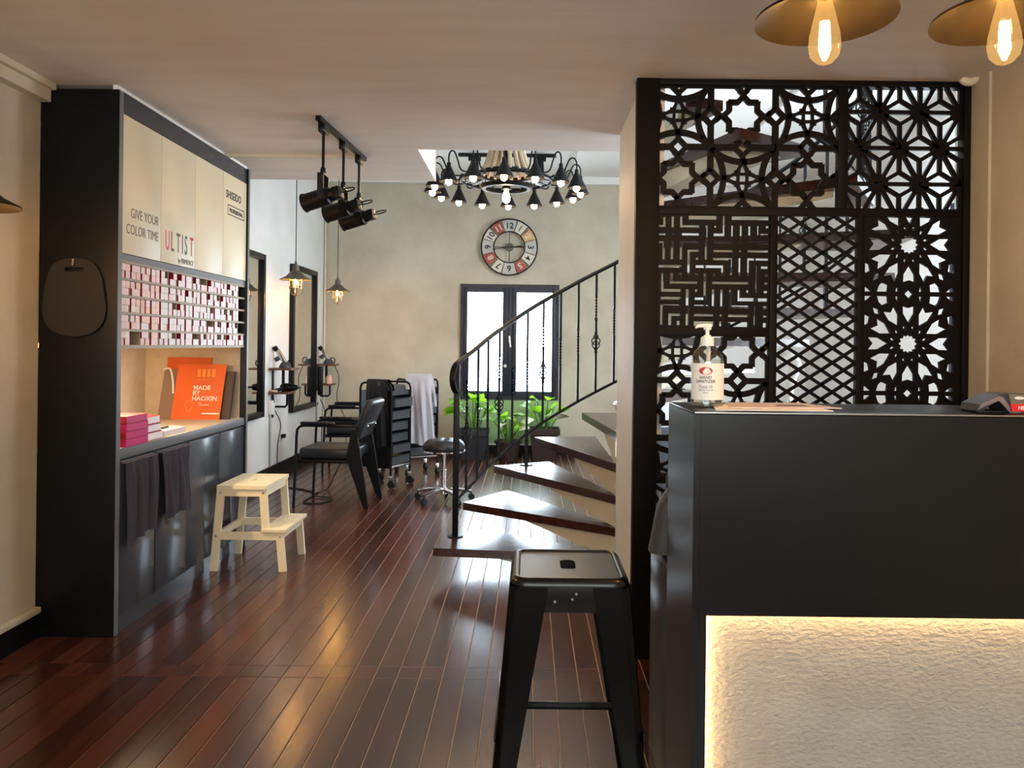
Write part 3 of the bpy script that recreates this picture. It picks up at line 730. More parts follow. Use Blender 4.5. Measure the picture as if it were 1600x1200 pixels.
class Fret:
    """collects bars and shapes in pixel units, clipped to the panel"""
    def __init__(s, x0, y0, x1, y1):
        a, b_ = q(x0, y1), q(x1, y0); s.r = (a[0], b_[0], a[1], b_[1]); s.m = MB(); s.k = 0
    def poly(s, pts):
        P = clip([q(*p) for p in pts], *s.r)
        if len(P) >= 3:
            s.k += 1; e = (s.k % 7) * .00006
            s.m.prism(P, -STK / 2 - e, STK / 2 + e, FM)
    def bar(s, a, b_, w):
        d = Vector((b_[0] - a[0], b_[1] - a[1])); 
        if d.length < 1e-6: return
        d.normalize(); n = Vector((-d.y, d.x)) * w / 2; e = d * w * .15
        s.poly([(a[0] + n.x - e.x, a[1] + n.y - e.y), (b_[0] + n.x + e.x, b_[1] + n.y + e.y), (b_[0] - n.x + e.x, b_[1] - n.y + e.y), (a[0] - n.x - e.x, a[1] - n.y - e.y)])
    def path(s, pts, w, closed=False):
        for a, b_ in zip(pts, pts[1:] + (pts[:1] if closed else [])): s.bar(a, b_, w)
    def done(s, name='fretwork_panel'): return part(name, s.m, M['screen'], scr, True, smooth=False)
def arabesque(x0, y0, x1, y1, cx, cy, cw, ch, first):
    F = Fret(x0, y0, x1, y1); w = 9.5
    for i in range(-2, 6):
        for j in range(-2, 6):
            X, Y = cx + i * cw, cy + j * ch
            if X + cw < x0 or X - cw > x1 or Y + ch < y0 or Y - ch > y1: continue
            circle = ((i + j) % 2 == 0) == first
            hx, hy = cw / 2, ch / 2
            # edge bars and edge diamonds (right and lower edges of each cell)
            F.bar((X + hx, Y - hy), (X + hx, Y - 11), w); F.bar((X + hx, Y + 11), (X + hx, Y + hy), w)
            F.bar((X - hx, Y + hy), (X - 11, Y + hy), w); F.bar((X + 11, Y + hy), (X + hx, Y + hy), w)
            for (u, v) in ((X + hx, Y), (X, Y + hy)):
                F.path([(u, v - 13), (u + 13, v), (u, v + 13), (u - 13, v)], 8, True)
            if circle:
                for a0 in (0, 90, 180, 270):
                    cu, cv = X + cw * math.cos(R(a0)), Y + ch * math.sin(R(a0))
                    rad = math.hypot(hx, hy) + 1
                    arc = [(cu + rad * math.cos(R(a0 + 180 + t)), cv + rad * math.sin(R(a0 + 180 + t))) for t in range(-44, 45, 8)]
                    F.path(arc, 9)
                    # blob arm with triangular hole: two converging bars and a tip
                    ca, sa = math.cos(R(a0)), math.sin(R(a0))
                    g = lambda f, r_: (X + f * ca - r_ * sa, Y + f * sa + r_ * ca)
                    F.poly([g(9, -4), g(9, -12), g(20, -6), g(33, -4), g(33, 4), g(20, 6), g(9, 12), g(9, 4), g(17, 1), g(17, -1)][:5] + [g(20, -1), g(13, -4)])
                    F.poly([g(33, -4), g(33, 4), g(20, 6), g(9, 12), g(9, 4), g(13, 4), g(20, 1), g(20, -1)])
                    F.poly([g(5, -5), g(9, -9), g(9, 9), g(5, 5)])
                    F.poly([g(9, 4), g(9, 12), (X + 13 * (ca - sa), Y + 13 * (sa + ca)), g(12, 9)])
            else:
                st = []
                for k in range(16):
                    a = R(22.5 * k); r_ = 31 if k % 2 == 0 else 23.7
                    if k % 2 == 0 and k % 4 == 2: r_ = 31
                    st.append((X + r_ * math.cos(a), Y + r_ * math.sin(a)))
                F.path(st, 8.5, True)
                for a0 in (0, 90, 180, 270):
                    ca, sa = math.cos(R(a0)), math.sin(R(a0)); L = hx if a0 % 180 == 0 else hy
                    F.bar((X + 29 * ca - 4 * sa, Y + 29 * sa + 4 * ca), (X + (L - 9) * ca + 7 * sa, Y + (L - 9) * sa - 7 * ca), 6)
                    F.bar((X + 29 * ca + 4 * sa, Y + 29 * sa - 4 * ca), (X + (L - 9) * ca - 7 * sa, Y + (L - 9) * sa + 7 * ca), 6)
                for sx in (-1, 1):
                    for sy in (-1, 1):
                        F.bar((X + sx * 22, Y + sy * 22), (X + sx * 22, Y + sy * 22.1), 9)
    return F.done()
def asanoha(x0, y0, x1, y1, cx, cy, px=63.0, py=56.0, w=7.0, blob=17.0):
    F = Fret(x0, y0, x1, y1)
    for j in range(-2, 8):
        for i in range(-3, 8):
            X = cx + i * px + (px / 2 if j % 2 else 0); Y = cy + j * py
            if X < x0 - 90 or X > x1 + 90 or Y < y0 - 90 or Y > y1 + 90: continue
            F.poly([(X + blob * math.cos(R(30 * k)), Y + blob * math.sin(R(30 * k))) for k in range(12)])
            F.bar((X, Y), (X + px, Y), w); F.bar((X, Y), (X + px / 2, Y + py), w); F.bar((X, Y), (X - px / 2, Y + py), w)
            d = (X, Y + py * 2 / 3)
            for e in ((X, Y), (X + px / 2, Y + py), (X - px / 2, Y + py)): F.bar(e, d, w)
            d = (X + px / 2, Y + py / 3)
            for e in ((X, Y), (X + px, Y), (X + px / 2, Y + py)): F.bar(e, d, w)
    return F.done()
def diamonds(x0, y0, x1, y1, cx, cy, px, py, w):
    F = Fret(x0, y0, x1, y1); H = y1 - y0 + 200; m = py / px
    n = int(H / py) + 26
    for k in range(-n, n):
        F.bar((cx - 300, cy + k * py - 300 * m), (cx + 300, cy + k * py + 300 * m), w)
        F.bar((cx - 300, cy + k * py + 300 * m), (cx + 300, cy + k * py - 300 * m), w)
    return F.done()
def slots(x0, y0, x1, y1, holes):
    """sheet with rectangular slots, cut on a grid"""
    F = Fret(x0, y0, x1, y1)
    ys = sorted({y0, y1} | {h[1] for h in holes} | {h[3] for h in holes}); ys = [y for y in ys if y0 <= y <= y1]
    for a, c in zip(ys, ys[1:]):
        my = (a + c) / 2; cuts = sorted((max(h[0], x0), min(h[2], x1)) for h in holes if h[1] < my < h[3])
        x = x0
        for (u, v) in cuts:
            if u > x + .01: F.poly([(x, a), (u, a), (u, c), (x, c)])
            x = max(x, v)
        if x < x1: F.poly([(x, a), (x1, a), (x1, c), (x, c)])
    return F.done()
arabesque(1024, 133, 1304, 328, 1056, 183, 101, 97, True)
lab6 = '''65,140,168,162 143,65,168,162 220,60,245,165 300,60,325,165 300,140,485,165 380,50,645,90 700,50,722,243 615,215,722,243 782,52,1145,90 540,140,562,290 620,142,642,165
778,140,802,282 860,140,884,278 938,145,965,275 1022,140,1042,243 1052,215,1140,243 1103,140,1140,165 65,215,168,240 220,215,245,240 300,215,482,240 65,290,165,312 140,290,165,465 215,290,242,465
300,290,480,314 300,290,325,465 65,370,85,465 615,290,800,315 858,290,882,315 942,290,1140,315 372,370,398,605 372,370,480,392 534,290,558,465 615,370,798,392 855,370,878,392 935,370,1140,392
612,445,795,468 772,445,795,605 850,445,875,608 932,445,1135,468 932,445,955,608 452,443,478,468 62,515,318,542 450,515,712,542 690,515,712,605 1010,515,1028,770 1060,520,1130,545 60,592,80,765
130,592,157,765 130,742,315,768 210,592,240,690 210,668,472,692 288,592,318,612 448,592,474,612 526,592,552,842 445,818,552,842 612,592,632,615 606,668,950,692 1095,592,1135,618 1095,672,1130,692
1090,750,1128,772 362,742,390,1080 447,742,470,768 605,742,630,912 684,742,708,915 765,742,788,912 845,742,870,850 928,745,950,770 845,818,1018,850 1035,820,1128,850 55,815,78,838 125,815,315,840
55,888,75,1080 123,888,150,1080 123,888,310,910 440,888,572,912 790,890,950,918 1000,895,1014,1070 1085,895,1125,920 200,970,230,1080 200,970,312,994 280,1040,308,1080 440,970,622,994 680,970,702,994
760,972,945,998 1085,980,1125,998 438,1042,625,1085 678,1042,700,1085 760,1045,945,1090 1085,1050,1120,1092'''
H2 = []
for t in lab6.split():
    a, b_, c, d = (float(v) for v in t.split(',')); H2.append((1010 + a / 6, 330 + b_ / 6, 1010 + c / 6, 330 + d / 6))
slots(1018, 335, 1201, 517, H2)
arabesque(1014, 526, 1200, 742, 1058, 551, 95, 90, True)
asanoha(1010, 752, 1200, 872, 1046, 812, 66, 58, 6, 13)
slots(1008, 880, 1200, 1020, [(x, y, x + 9, y + 4) for x in range(1012, 1194, 15) for y in range(892, 1012, 13)])
diamonds(1211, 337, 1337, 1020, 1230, 360, 35.3, 22.9, 4.6)
asanoha(1318, 133, 1500, 328, 1370, 174, 63, 56, 6, 15)
# twelve-pointed star panel: sheet with cut holes
def star_panel(x0, y0, x1, y1, centres, mids):
    holes = []
    def addh(P):
        P = clip([q(*p) for p in P], *(lambda a, c: (a[0], c[0], a[1], c[1]))(q(x0 + 4, y1 - 4), q(x1 - 4, y0 + 4)))
        if len(P) >= 3:
            A = abs(sum(P[i - 1][0] * P[i][1] - P[i][0] * P[i - 1][1] for i in range(len(P)))) / 2
            if A > 2e-5: holes.append(P)
    for (X, Y) in centres:
        rot = lambda a, r_, t: (X + r_ * math.cos(a) - t * math.sin(a), Y + r_ * math.sin(a) + t * math.cos(a))
        addh([(X + (15.5 if k % 2 == 0 else 12) * math.cos(R(15 * k)), Y + (15.5 if k % 2 == 0 else 12) * math.sin(R(15 * k))) for k in range(24)])
        for k in range(12):
            a = R(30 * k)
            top = abs(math.sin(a)) > .99
            addh([rot(a, 32, 0), rot(a, 47, 9), rot(a, 63 if not top else 59, 9.5), rot(a, 56, 0), rot(a, 63 if not top else 59, -9.5), rot(a, 47, -9)])
            a2 = R(30 * k + 15)
            addh([rot(a2, 22, 0), rot(a2, 26, 2.4), rot(a2, 30, 0), rot(a2, 26, -2.4)])
            if k in (1, 4, 7, 10): addh([rot(a2, 64, 0), rot(a2, 71, 4.5), rot(a2, 80, 0), rot(a2, 71, -4.5)])
    for (X, Y) in mids:
        addh([(X, Y - 7), (X + 7, Y), (X, Y + 7), (X - 7, Y)])
        for sx in (-1, 1):
            for sy in (-1, 1):
                g = lambda u, v: (X + sx * u, Y + sy * v)
                addh([g(16, 3.5), g(21, 4), g(20, 9), g(17, 13)])
                addh([g(33, 3.5), g(50, 3.5), g(47, 13), g(42, 18), g(32, 14)])
                addh([g(58, 3.5), g(70, 3.5), g(70, 12), g(64, 9)])
                addh([g(64, 34), g(70, 32), g(70, 50), g(62, 46), g(60, 36)])
    a, c = q(x0, y1), q(x1, y0)
    me = plate_mesh([(a[0], a[1]), (c[0], a[1]), (c[0], c[1]), (a[0], c[1])], holes, STK, M['screen'], rootmat(scr).inverted() @ FM)
    me.name = 'fretwork_panel'; link('fretwork_panel', me, scr)
star_panel(1345, 334, 1502, 1020, [(1418, 380 + 155 * k) for k in range(5)], [(1418, 457.5 + 155 * k) for k in range(4)])
def rail(x0, y0, x1, y1, d=.02, name='frame_rail'):
    a, c = q(x0, y1), q(x1, y0)
    part(name, MB().box(a[0], c[0], SY - d, SY + d, max(a[1], .0), min(c[1], CEIL - .001), .001), M['screen'], scr, True)
rail(990, 113, 1026, 1030, .028, 'frame_post'); rail(1498, 113, 1508, 1030, .028, 'frame_post')
rail(1026, 113, 1498, 136.5, .024)
rail(1014, 325, 1500, 337.5, .018)
rail(1304, 136, 1319, 326, .018, 'frame_stile')
rail(1200, 337, 1211.5, 1030, .018, 'frame_stile'); rail(1336, 337, 1346, 1030, .018, 'frame_stile')
rail(1012, 515, 1200, 527, .018); rail(1012, 741, 1200, 753, .018); rail(1012, 871, 1200, 881, .018); rail(1012, 1016, 1500, 1030, .018)
b = MB(); tc = at(1514, 116, 3.36)
b.tube([(tc.x + .035 * math.cos(R(a)), 3.36, tc.z + .035 * math.sin(R(a))) for a in range(-150, 61, 15)], .018, 10)
solo('cable_elbow', b, M['cream_trim'], 'small cream pipe elbow at the ceiling above the screen corner', 'pipe', tc)

# ================================================================ STAIR
PV = Vector((0.52, 4.32)); RISE = .18
TH = [11, 35, 54, 69, 84, 100, 116, 132, 148, 164, 180, 198, 221, 245, 258]
TR = [1.09, 1.14, 1.28, 1.31, 1.24, 1.30, 1.36, 1.42, 1.46, 1.48, 1.48, 1.30, 1.05, .86, .80]
st = thing('staircase', 'winding staircase of dark red wooden treads on cream supports', 'staircase', (PV.x, PV.y, 0))
def pol(th, r): return (PV.x - r * math.cos(R(th)), PV.y + r * math.sin(R(th)))
def heel(th): return Vector((0.48 if th < 90 else .62, 4.33)) if th < 182 else Vector((0.64, 4.35))
for i in range(14):
    z = RISE * (i + 1); t0, t1 = TH[i], TH[i + 1] + (5 if i < 10 else 3 if i < 13 else 0)
    n0, n1 = pol(t0, TR[i]), pol(t1, max(TR[i], TR[i + 1]) * (.93 if i == 0 else 1))
    if i < 5: P = [(.485, 4.30), n0, n1, (.5, 4.325)]
    elif i < 11: P = [(.60, 4.325) if t0 > 95 else (.5, 4.325), n0, n1, (.605, 4.325)]
    else: P = [(.605, 4.34), n0, n1, (.605, 4.20)]
    if i == 0: P = [(.495, 4.33), (.47, 4.40 - .0), n0, (n0[0] + .02, n0[1] + .2), n1, (.495, 4.40)]
    if i < 5: P = [(0.498, 4.318 if i else 4.41)] + [n0, n1, (0.498, 4.40)] if i else [(0.498, 4.415), n0, (n0[0] + .07, n0[1] + .28), n1, (0.498, 4.47)]
    part('tread', MB().prism(P, z - .048, z), M['stair_wood'], st, True, smooth=False)
    # cream wedge under the tread, shallower towards its tip
    rr = .64 if i < 11 else .9
    a0, a1 = pol(t0 + 4, TR[i] * rr), pol(TH[i + 1], TR[i] * rr)
    c0 = (P[0][0], P[0][1] + (.03 if i < 5 else 0)); c1 = (P[-1][0], P[-1][1])
    th_ = .135 if i < 11 else .12
    b = MB(); zt = z - .0485
    v = [(c0[0], c0[1], zt), (a0[0], a0[1], zt), (a1[0], a1[1], zt), (c1[0], c1[1] + .02, zt),
         (c0[0], c0[1], zt - th_), (a0[0], a0[1], zt - .006), (a1[0], a1[1], zt - .006 if i < 11 else zt - .03), (c1[0], c1[1] + .02, zt - th_)]
    b.add(v, [(0, 1, 2, 3), (7, 6, 5, 4), (0, 4, 5, 1), (1, 5, 6, 2), (2, 6, 7, 3), (3, 7, 4, 0)])
    part('tread_support', b, M['plaster_warm'], st, True, smooth=False)
# railing
rl = thing('stair_railing', 'black wrought iron stair railing with twisted balusters and basket knots', 'railing', (pol(27, 1.09)[0], pol(27, 1.09)[1], RISE))
def hh_(t): return interp(t, TH, [RISE * (k + 1) for k in range(len(TH))])
def rr_(t): return interp(t, [27, 40, 54, 69, 84, 110, 150, 175, 198, 221, 250], [1.085, 1.10, 1.17, 1.22, 1.22, 1.27, 1.40, 1.42, 1.24, 1.0, .82])
def rail_pt(t, dz):
    x, y = pol(t, rr_(t)); return Vector((x, y, hh_(t) + dz))
hr = [rail_pt(t, .965) for t in range(27, 222, 3)]
n0 = hr[0]; dirn = (hr[0] - hr[1]); dirn.z = 0; dirn.normalize()
scroll = [n0 + dirn * (.055 * math.sin(R(a)) ) + Vector((0, 0, -.06 * (1 - math.cos(R(a))) - .10 * a / 270)) for a in range(230, 0, -18)]
part('handrail', MB().tube(scroll + hr, .021, 8, flat=.65), M['iron'], rl, True)
part('lower_rail', MB().tube([rail_pt(t, .10) for t in range(27, 222, 3)], .010, 6), M['iron'], rl, True)
nb = pol(27, 1.085)
part('newel_post', MB().box(nb[0] - .018, nb[0] + .018, nb[1] - .018, nb[1] + .018, RISE, n0.z - .01, .002), M['iron'], rl, True)
part('newel_foot', MB().lathe([(0, .0), (.05, .0), (.05, .006), (.02, .010), (0, .010)], (nb[0], nb[1], RISE), 16), M['iron'], rl, True)
def twist(p, q_, t0, t1, w=.0085, turns=5):
    b = MB(); n = 40; ring = []
    for k in range(n + 1):
        f = k / n; c = p.lerp(q_, f); a = 0 if f < t0 else (2 * math.pi * turns / 4 * 4 if f > t1 else 2 * math.pi * turns * (f - t0) / (t1 - t0))
        ring.append([b.b.verts.new((c.x + w * 1.35 * math.cos(a + math.pi / 4 + m * math.pi / 2), c.y + w * 1.35 * math.sin(a + math.pi / 4 + m * math.pi / 2), c.z)) for m in range(4)])
    for A, B_ in zip(ring, ring[1:]):
        for m in range(4): b.b.faces.new((A[m], A[(m + 1) % 4], B_[(m + 1) % 4], B_[m]))
    return b
k = 0; t = 33.5
while t < 216:
    p, q2 = rail_pt(t, .10), rail_pt(t, .955)
    kind = k % 3
    if kind == 0:
        f0 = .42
        bl = part('baluster', twist(p, q2, .62, .82), M['iron'], rl, True, smooth=False)
        b = MB(); c0 = p.lerp(q2, f0)
        for m in range(4):
            b.tube([c0 + Vector((.032 * math.sin(math.pi * s_ / 12) * math.cos(m * math.pi / 2 + s_ * .42), .032 * math.sin(math.pi * s_ / 12) * math.sin(m * math.pi / 2 + s_ * .42), -.065 + .13 * s_ / 12)) for s_ in range(13)], .0042, 5)
        b.lathe([(0, -.08), (.012, -.075), (.012, -.062), (0, -.058)], c0, 8).lathe([(0, .058), (.012, .062), (.012, .075), (0, .08)], c0, 8)
        part('basket_knot', b, M['iron'], bl, True)
    else:
        part('baluster', twist(p, q2, .40, .62), M['iron'], rl, True, smooth=False)
    if k in (5, 13, 19):
        zt = RISE * (max(j for j in range(len(TH)) if TH[j] <= t) + 1)
        part('support_post', MB().box(p.x - .012, p.x + .012, p.y - .012, p.y + .012, zt, p.z + .03).lathe([(0, 0), (.045, 0), (.045, .006), (0, .008)], (p.x, p.y, zt), 14), M['iron'], rl, True)
    k += 1; t += 6.1 if t < 95 else 7.5

# ================================================================ BAR STOOL
bs = thing('bar_stool', 'tall black steel bar stool standing left of the reception counter', 'stool', (0.115, 2.13, 0))
SH = .779; w = .165
out = rrect(0, 0, 2 * w - .02, 2 * w - .02, .045, 6)
# rim pressed over, recessed top with a hand hole
me = plate_mesh(rrect(0, 0, .262, .262, .02, 5), [rrect(0, 0, .042, .09, .017, 5)], .003, M['stool'], Matrix.Translation((0, 0, SH - .006)))
me.name = 'seat_panel'; link('seat_panel', me, bs)
b = MB(); rings = []
for (dx, r_, z) in ((.131, .02, SH - .006), (.1335, .022, SH - .001), (.138, .028, SH + .0005), (.146, .036, SH - .001), (.153, .044, SH - .008), (.1555, .046, SH - .018), (.156, .047, SH - .062)):
    rings.append([b.b.verts.new((x, y, z)) for x, y in rrect(0, 0, 2 * dx, 2 * dx, r_, 6)])
for A, B_ in zip(rings, rings[1:]):
    for k in range(len(A)): b.b.faces.new((A[k], A[(k + 1) % len(A)], B_[(k + 1) % len(A)], B_[k]))
part('seat_rim', b, M['stool'], bs)
b = MB()
for s_ in (-1, 1):
    b.prism([(-.15, SH - .062), (.15, SH - .062), (.15, SH - .078), (.085, SH - .085), (-.085, SH - .085), (-.15, SH - .078)], -.001, .001, frame((0, .154 * s_, 0), (1, 0, 0), (0, 0, 1)))
    b.prism([(-.15, SH - .062), (.15, SH - .062), (.15, SH - .078), (.085, SH - .085), (-.085, SH - .085), (-.15, SH - .078)], -.001, .001, frame((.154 * s_, 0, 0), (0, 1, 0), (0, 0, 1)))
part('apron', b, M['stool'], bs)
for sx in (-1, 1):
    for sy in (-1, 1):
        # folded sheet-steel leg: two tapering flanges meeting at a rounded corner
        def leg(u, v, sx=sx, sy=sy):
            z = lerp(SH - .02, .012, v); c = lerp(.157, .218, v); wd = lerp(.10, .034, min(1, v * 1.02)); rad = .02
            L = 2 * (wd - rad) + rad * math.pi / 2; d = u * L
            if d < wd - rad: x, y = c - wd + d, c
            elif d < wd - rad + rad * math.pi / 2:
                a = (d - (wd - rad)) / rad; x, y = c - rad + rad * math.sin(a), c - rad + rad * math.cos(a)
            else: x, y = c, c - rad - (d - (wd - rad) - rad * math.pi / 2)
            return Vector((sx * x, sy * y, z))
        b = MB().grid(leg, 14, 10); bmesh.ops.solidify(b.b, geom=b.b.faces[:], thickness=.003)
        lg = part('leg', b, M['stool'], bs)
        part('foot_cap', MB().box(sx * .218 - .024 if sx > 0 else -.222, .222 if sx > 0 else -.218 + .024, sy * .218 - .024 if sy > 0 else -.222, .222 if sy > 0 else -.218 + .024, 0, .013, .003), M['rubber'], lg)
zf = .295; cf = lerp(.157, .218, (SH - .02 - zf) / (SH - .032)) - .006
for s_ in (-1, 1):
    part('foot_rail', MB().box(-cf, cf, s_ * cf - .003, s_ * cf + .003, zf - .012, zf + .012, .002), M['stool'], bs)
    part('foot_rail', MB().box(s_ * cf - .003, s_ * cf + .003, -cf, cf, zf + .08, zf + .104, .002), M['stool'], bs)
za = SH - .10
part('cross_brace', MB().tube([(-.155, -.155, za - .03), (0, 0, za + .02), (.155, .155, za - .03)], .008, 6), M['stool'], bs)
part('cross_brace', MB().tube([(.155, -.155, za - .03), (0, 0, za + .012), (-.155, .155, za - .03)], .008, 6), M['stool'], bs)
for (x, z) in ((-.10, SH - .062), (-.04, SH - .057), (.005, SH - .05), (.015, SH - .037)):
    part('rivet', MB().lathe([(0, .0025), (.003, .002), (.004, 0)], seg=8, M=Matrix.Translation((x, -.156, z)) @ Matrix.Rotation(R(90), 4, 'X')), M['steel'], bs)

# ================================================================ STEP STOOL
ss = thing('step_stool', 'pale birch two-step stool standing beside the grey cabinet doors', 'step stool', (-1.68, 4.83, 0))
PWD = M['pale_wood']; yF, yR = -.205, .205
b = MB()
top = plate_mesh(rrect(-.035, 0, .30, .44, .006, 3), [rrect(-.035, 0, .028, .085, .012, 4)], .022, PWD, Matrix.Translation((0, 0, .508)))
top.name = 'top_board'; link('top_board', top, ss)
part('step_board', MB().box(.085, .235, -.222, .222, .238, .26, .003), PWD, ss)
def slat(p, q_, wd, y0, y1):
    p, q_ = Vector(p), Vector(q_); d = (q_ - p).normalized(); n = Vector((-d.y, d.x)) * wd / 2
    return MB().prism([(p.x + n.x, p.y + n.y), (q_.x + n.x, q_.y + n.y), (q_.x - n.x, q_.y - n.y), (p.x - n.x, p.y - n.y)], y0, y1, Matrix(((1, 0, 0, 0), (0, 0, 1, 0), (0, 1, 0, 0), (0, 0, 0, 1))))
for y in (yF, yR):
    y0, y1 = (y, y + .022) if y < 0 else (y - .022, y)
    part('leg', slat((-.165, .497), (-.205, 0), .044, y0, y1), PWD, ss)
    part('leg', slat((.088, .497), (.108, .215), .044, y0, y1), PWD, ss, label='short inner leg')
    part('leg', slat((.190, .238), (.212, 0), .044, y0, y1), PWD, ss)
    part('top_rail', MB().box(-.165, .09, y0 + .001, y1 - .001, .452, .496), PWD, ss)
    part('side_rail', MB().box(-.185, .20, y0 + .001, y1 - .001, .19, .235), PWD, ss)
    for (x, z) in ((-.166, .474), (.09, .474), (-.19, .212), (.195, .212)):
        part('bolt', MB().lathe([(0, .004), (.005, .003), (.008, 0)], seg=10, M=Matrix.Translation((x, yF if y < 0 else yR, z)) @ Matrix.Rotation(R(90 if y < 0 else -90), 4, 'X')), M['steel'], ss)
part('cross_rail', MB().box(-.20, -.182, yF + .022, yR - .022, .19, .232), PWD, ss)
part('cross_rail', MB().box(.088, .104, yF + .022, yR - .022, .452, .496), PWD, ss)
part('cross_rail', MB().box(.190, .206, yF + .022, yR - .022, .195, .237), PWD, ss)
part('cross_rail', MB().box(-.168, -.152, yF + .022, yR - .022, .455, .496), PWD, ss)

# ================================================================ STYLING CHAIRS (face -X)
ch = thing('styling_chair', 'black styling chair with slanted backrest in front of the nearer wall mirror', 'chair', (-1.63, 6.65, 0), R(-4), 'styling chairs at the mirrors')
for s_ in (-1, 1):
    y = .235 * s_
    part('front_leg', MB().tube([(-.31, y, 0), (-.295, y, .40), (-.29, y, .60), (-.285, y, .655), (-.262, y, .682), (-.22, y, .690), (.05, y, .690)], .0115, 8), M['metal_matte'], ch)
    part('rear_leg', MB().prism([(.285, 0), (.325, 0), (.262, .40), (.215, .66), (.175, .66), (.13, .42), (.16, .34)], -.012, .012, Matrix(((1, 0, 0, 0), (0, 0, 1, y * .92), (0, 1, 0, 0), (0, 0, 0, 1)))), M['metal_matte'], ch, smooth=False)
    part('arm_pad', MB().box(-.255, .03, y - .022, y + .022, .697, .722, .006), M['brown_wood'] if False else M['plastic'], ch)
part('arm_loop', MB().tube(bez([(.05, -.235, .690), (.16, -.232, .690), (.25, -.19, .692), (.285, -.06, .694), (.285, .06, .694), (.25, .19, .692), (.16, .232, .690), (.05, .235, .690)], 5), .0115, 8), M['metal'], ch)
b = MB().box(-.275, .20, -.222, .222, .405, .50, .022, seg=3); part('seat', b, M['leather'], ch)
part('seat_frame', MB().box(-.285, .15, -.225, .225, .375, .403, .003), M['metal_matte'], ch)
Mb = Matrix.Translation((.19, 0, .575)) @ Matrix.Rotation(R(22), 4, 'Y')
part('backrest', MB().box(-.035, .035, -.205, .205, 0, .355, .028, M=Mb, seg=4), M['leather'], ch)
for s_ in (-1, 1):
    part('back_bracket', MB().cyl((.235, .12 * s_, .66), (.285, .12 * s_, .69), .012, seg=8), M['steel'], ch)
ch2 = copy_tree(ch); ch2.location = (-1.90, 8.45, 0); ch2.rotation_euler = (0, 0, R(6))
ch2['label'] = 'black styling chair farther back at the second mirror, mostly hidden by trolley'
cu = MB().box(-.16, .16, -.12, .12, 0, .075, .03, M=Matrix.Translation((-2.0, 8.36, .5012)), seg=3)
solo('booster_cushion', cu, M['leather'], 'black cushion lying on the seat of the farther styling chair', 'cushion', (-2.0, 8.36, .501))

# ================================================================ TROLLEYS
tr = thing('salon_trolley', 'black salon trolley with open drawers behind the nearer styling chair', 'trolley', (-1.40, 7.55, 0), R(-24), 'salon trolleys')
TM = M['metal_matte']
for s_ in (-1, 1):
    y = .165 * s_
    part('side_panel', MB().box(-.175, .175, y - .004, y + .004, .19, .93, .001), M['plastic'], tr)
    lp = [(-.18, y, .12), (-.18, y, .95), (-.165, y, .99), (-.13, y, 1.005), (.13, y, 1.005), (.165, y, .99), (.18, y, .95), (.18, y, .12)]
    part('side_frame', MB().tube(lp, .011, 8), TM, tr)
    for x in (-.18, .18):
        cst = part('caster', MB().box(x - .014, x + .014, y - .02, y + .02, .075, .122, .004), M['chrome'], tr)
        part('wheel', MB().cyl((x + .012, y - .014, .0385), (x + .012, y + .014, .0385), .038, seg=18), M['rubber'], cst)
part('top_tray', MB().box(-.165, .165, -.158, .158, .885, .895).box(-.165, -.155, -.158, .158, .895, .93).box(.155, .165, -.158, .158, .895, .93), M['grey_plastic'], tr)
for k, (z, pull) in enumerate(((.775, .05), (.655, .02), (.545, 0), (.435, 0), (.33, .03), (.22, .02))):
    b = MB().box(-.16 + pull, .165 + pull, -.15, .15, z, z + .006).box(.158 + pull, .166 + pull, -.15, .15, z, z + .082).box(-.16 + pull, -.152 + pull, -.15, .15, z, z + .07)
    b.box(-.16 + pull, .165 + pull, -.15, -.144, z, z + .07).box(-.16 + pull, .165 + pull, .144, .15, z, z + .07)
    dr = part('drawer', b, M['grey_plastic'], tr, smooth=False)
    part('drawer_lip', MB().box(.160 + pull, .178 + pull, -.152, .152, z + .08, z + .088, .002), M['plastic'], dr)
part('bottom_bar', MB().cyl((.18, -.165, .20), (.18, .165, .20), .009, seg=8), M['steel'], tr)
part('bottom_bar', MB().cyl((-.18, -.165, .20), (-.18, .165, .20), .009, seg=8), M['steel'], tr)
tr2 = copy_tree(tr); tr2.location = (-1.19, 8.24, 0); tr2.rotation_euler = (0, 0, R(-62))
tr2['label'] = 'farther black salon trolley under the white gown'
Mtr = rootmat(tr)
def in_drawer(name, x, y, z, sx, sy, sz, m, label):
    b = MB().box(x - sx, x + sx, y - sy, y + sy, z, z + sz, .006, M=Mtr, seg=1)
    solo(name, b, m, label, 'accessory', Mtr @ Vector((x, y, z)))
in_drawer('clip_pack', .10, -.05, .3365, .06, .08, .06, M['print_pink'], 'pink pack of clips in the second lowest trolley drawer')
in_drawer('sponge_pack', .10, .04, .2265, .06, .07, .07, mat('yellow_sponge', (190, 170, 80), .8), 'yellow sponge pack in the lowest trolley drawer')
in_drawer('grey_cloth_bundle', .06, .02, .8955, .09, .09, .09, M['handbag'], 'grey cloth bundle on top of the nearer trolley')
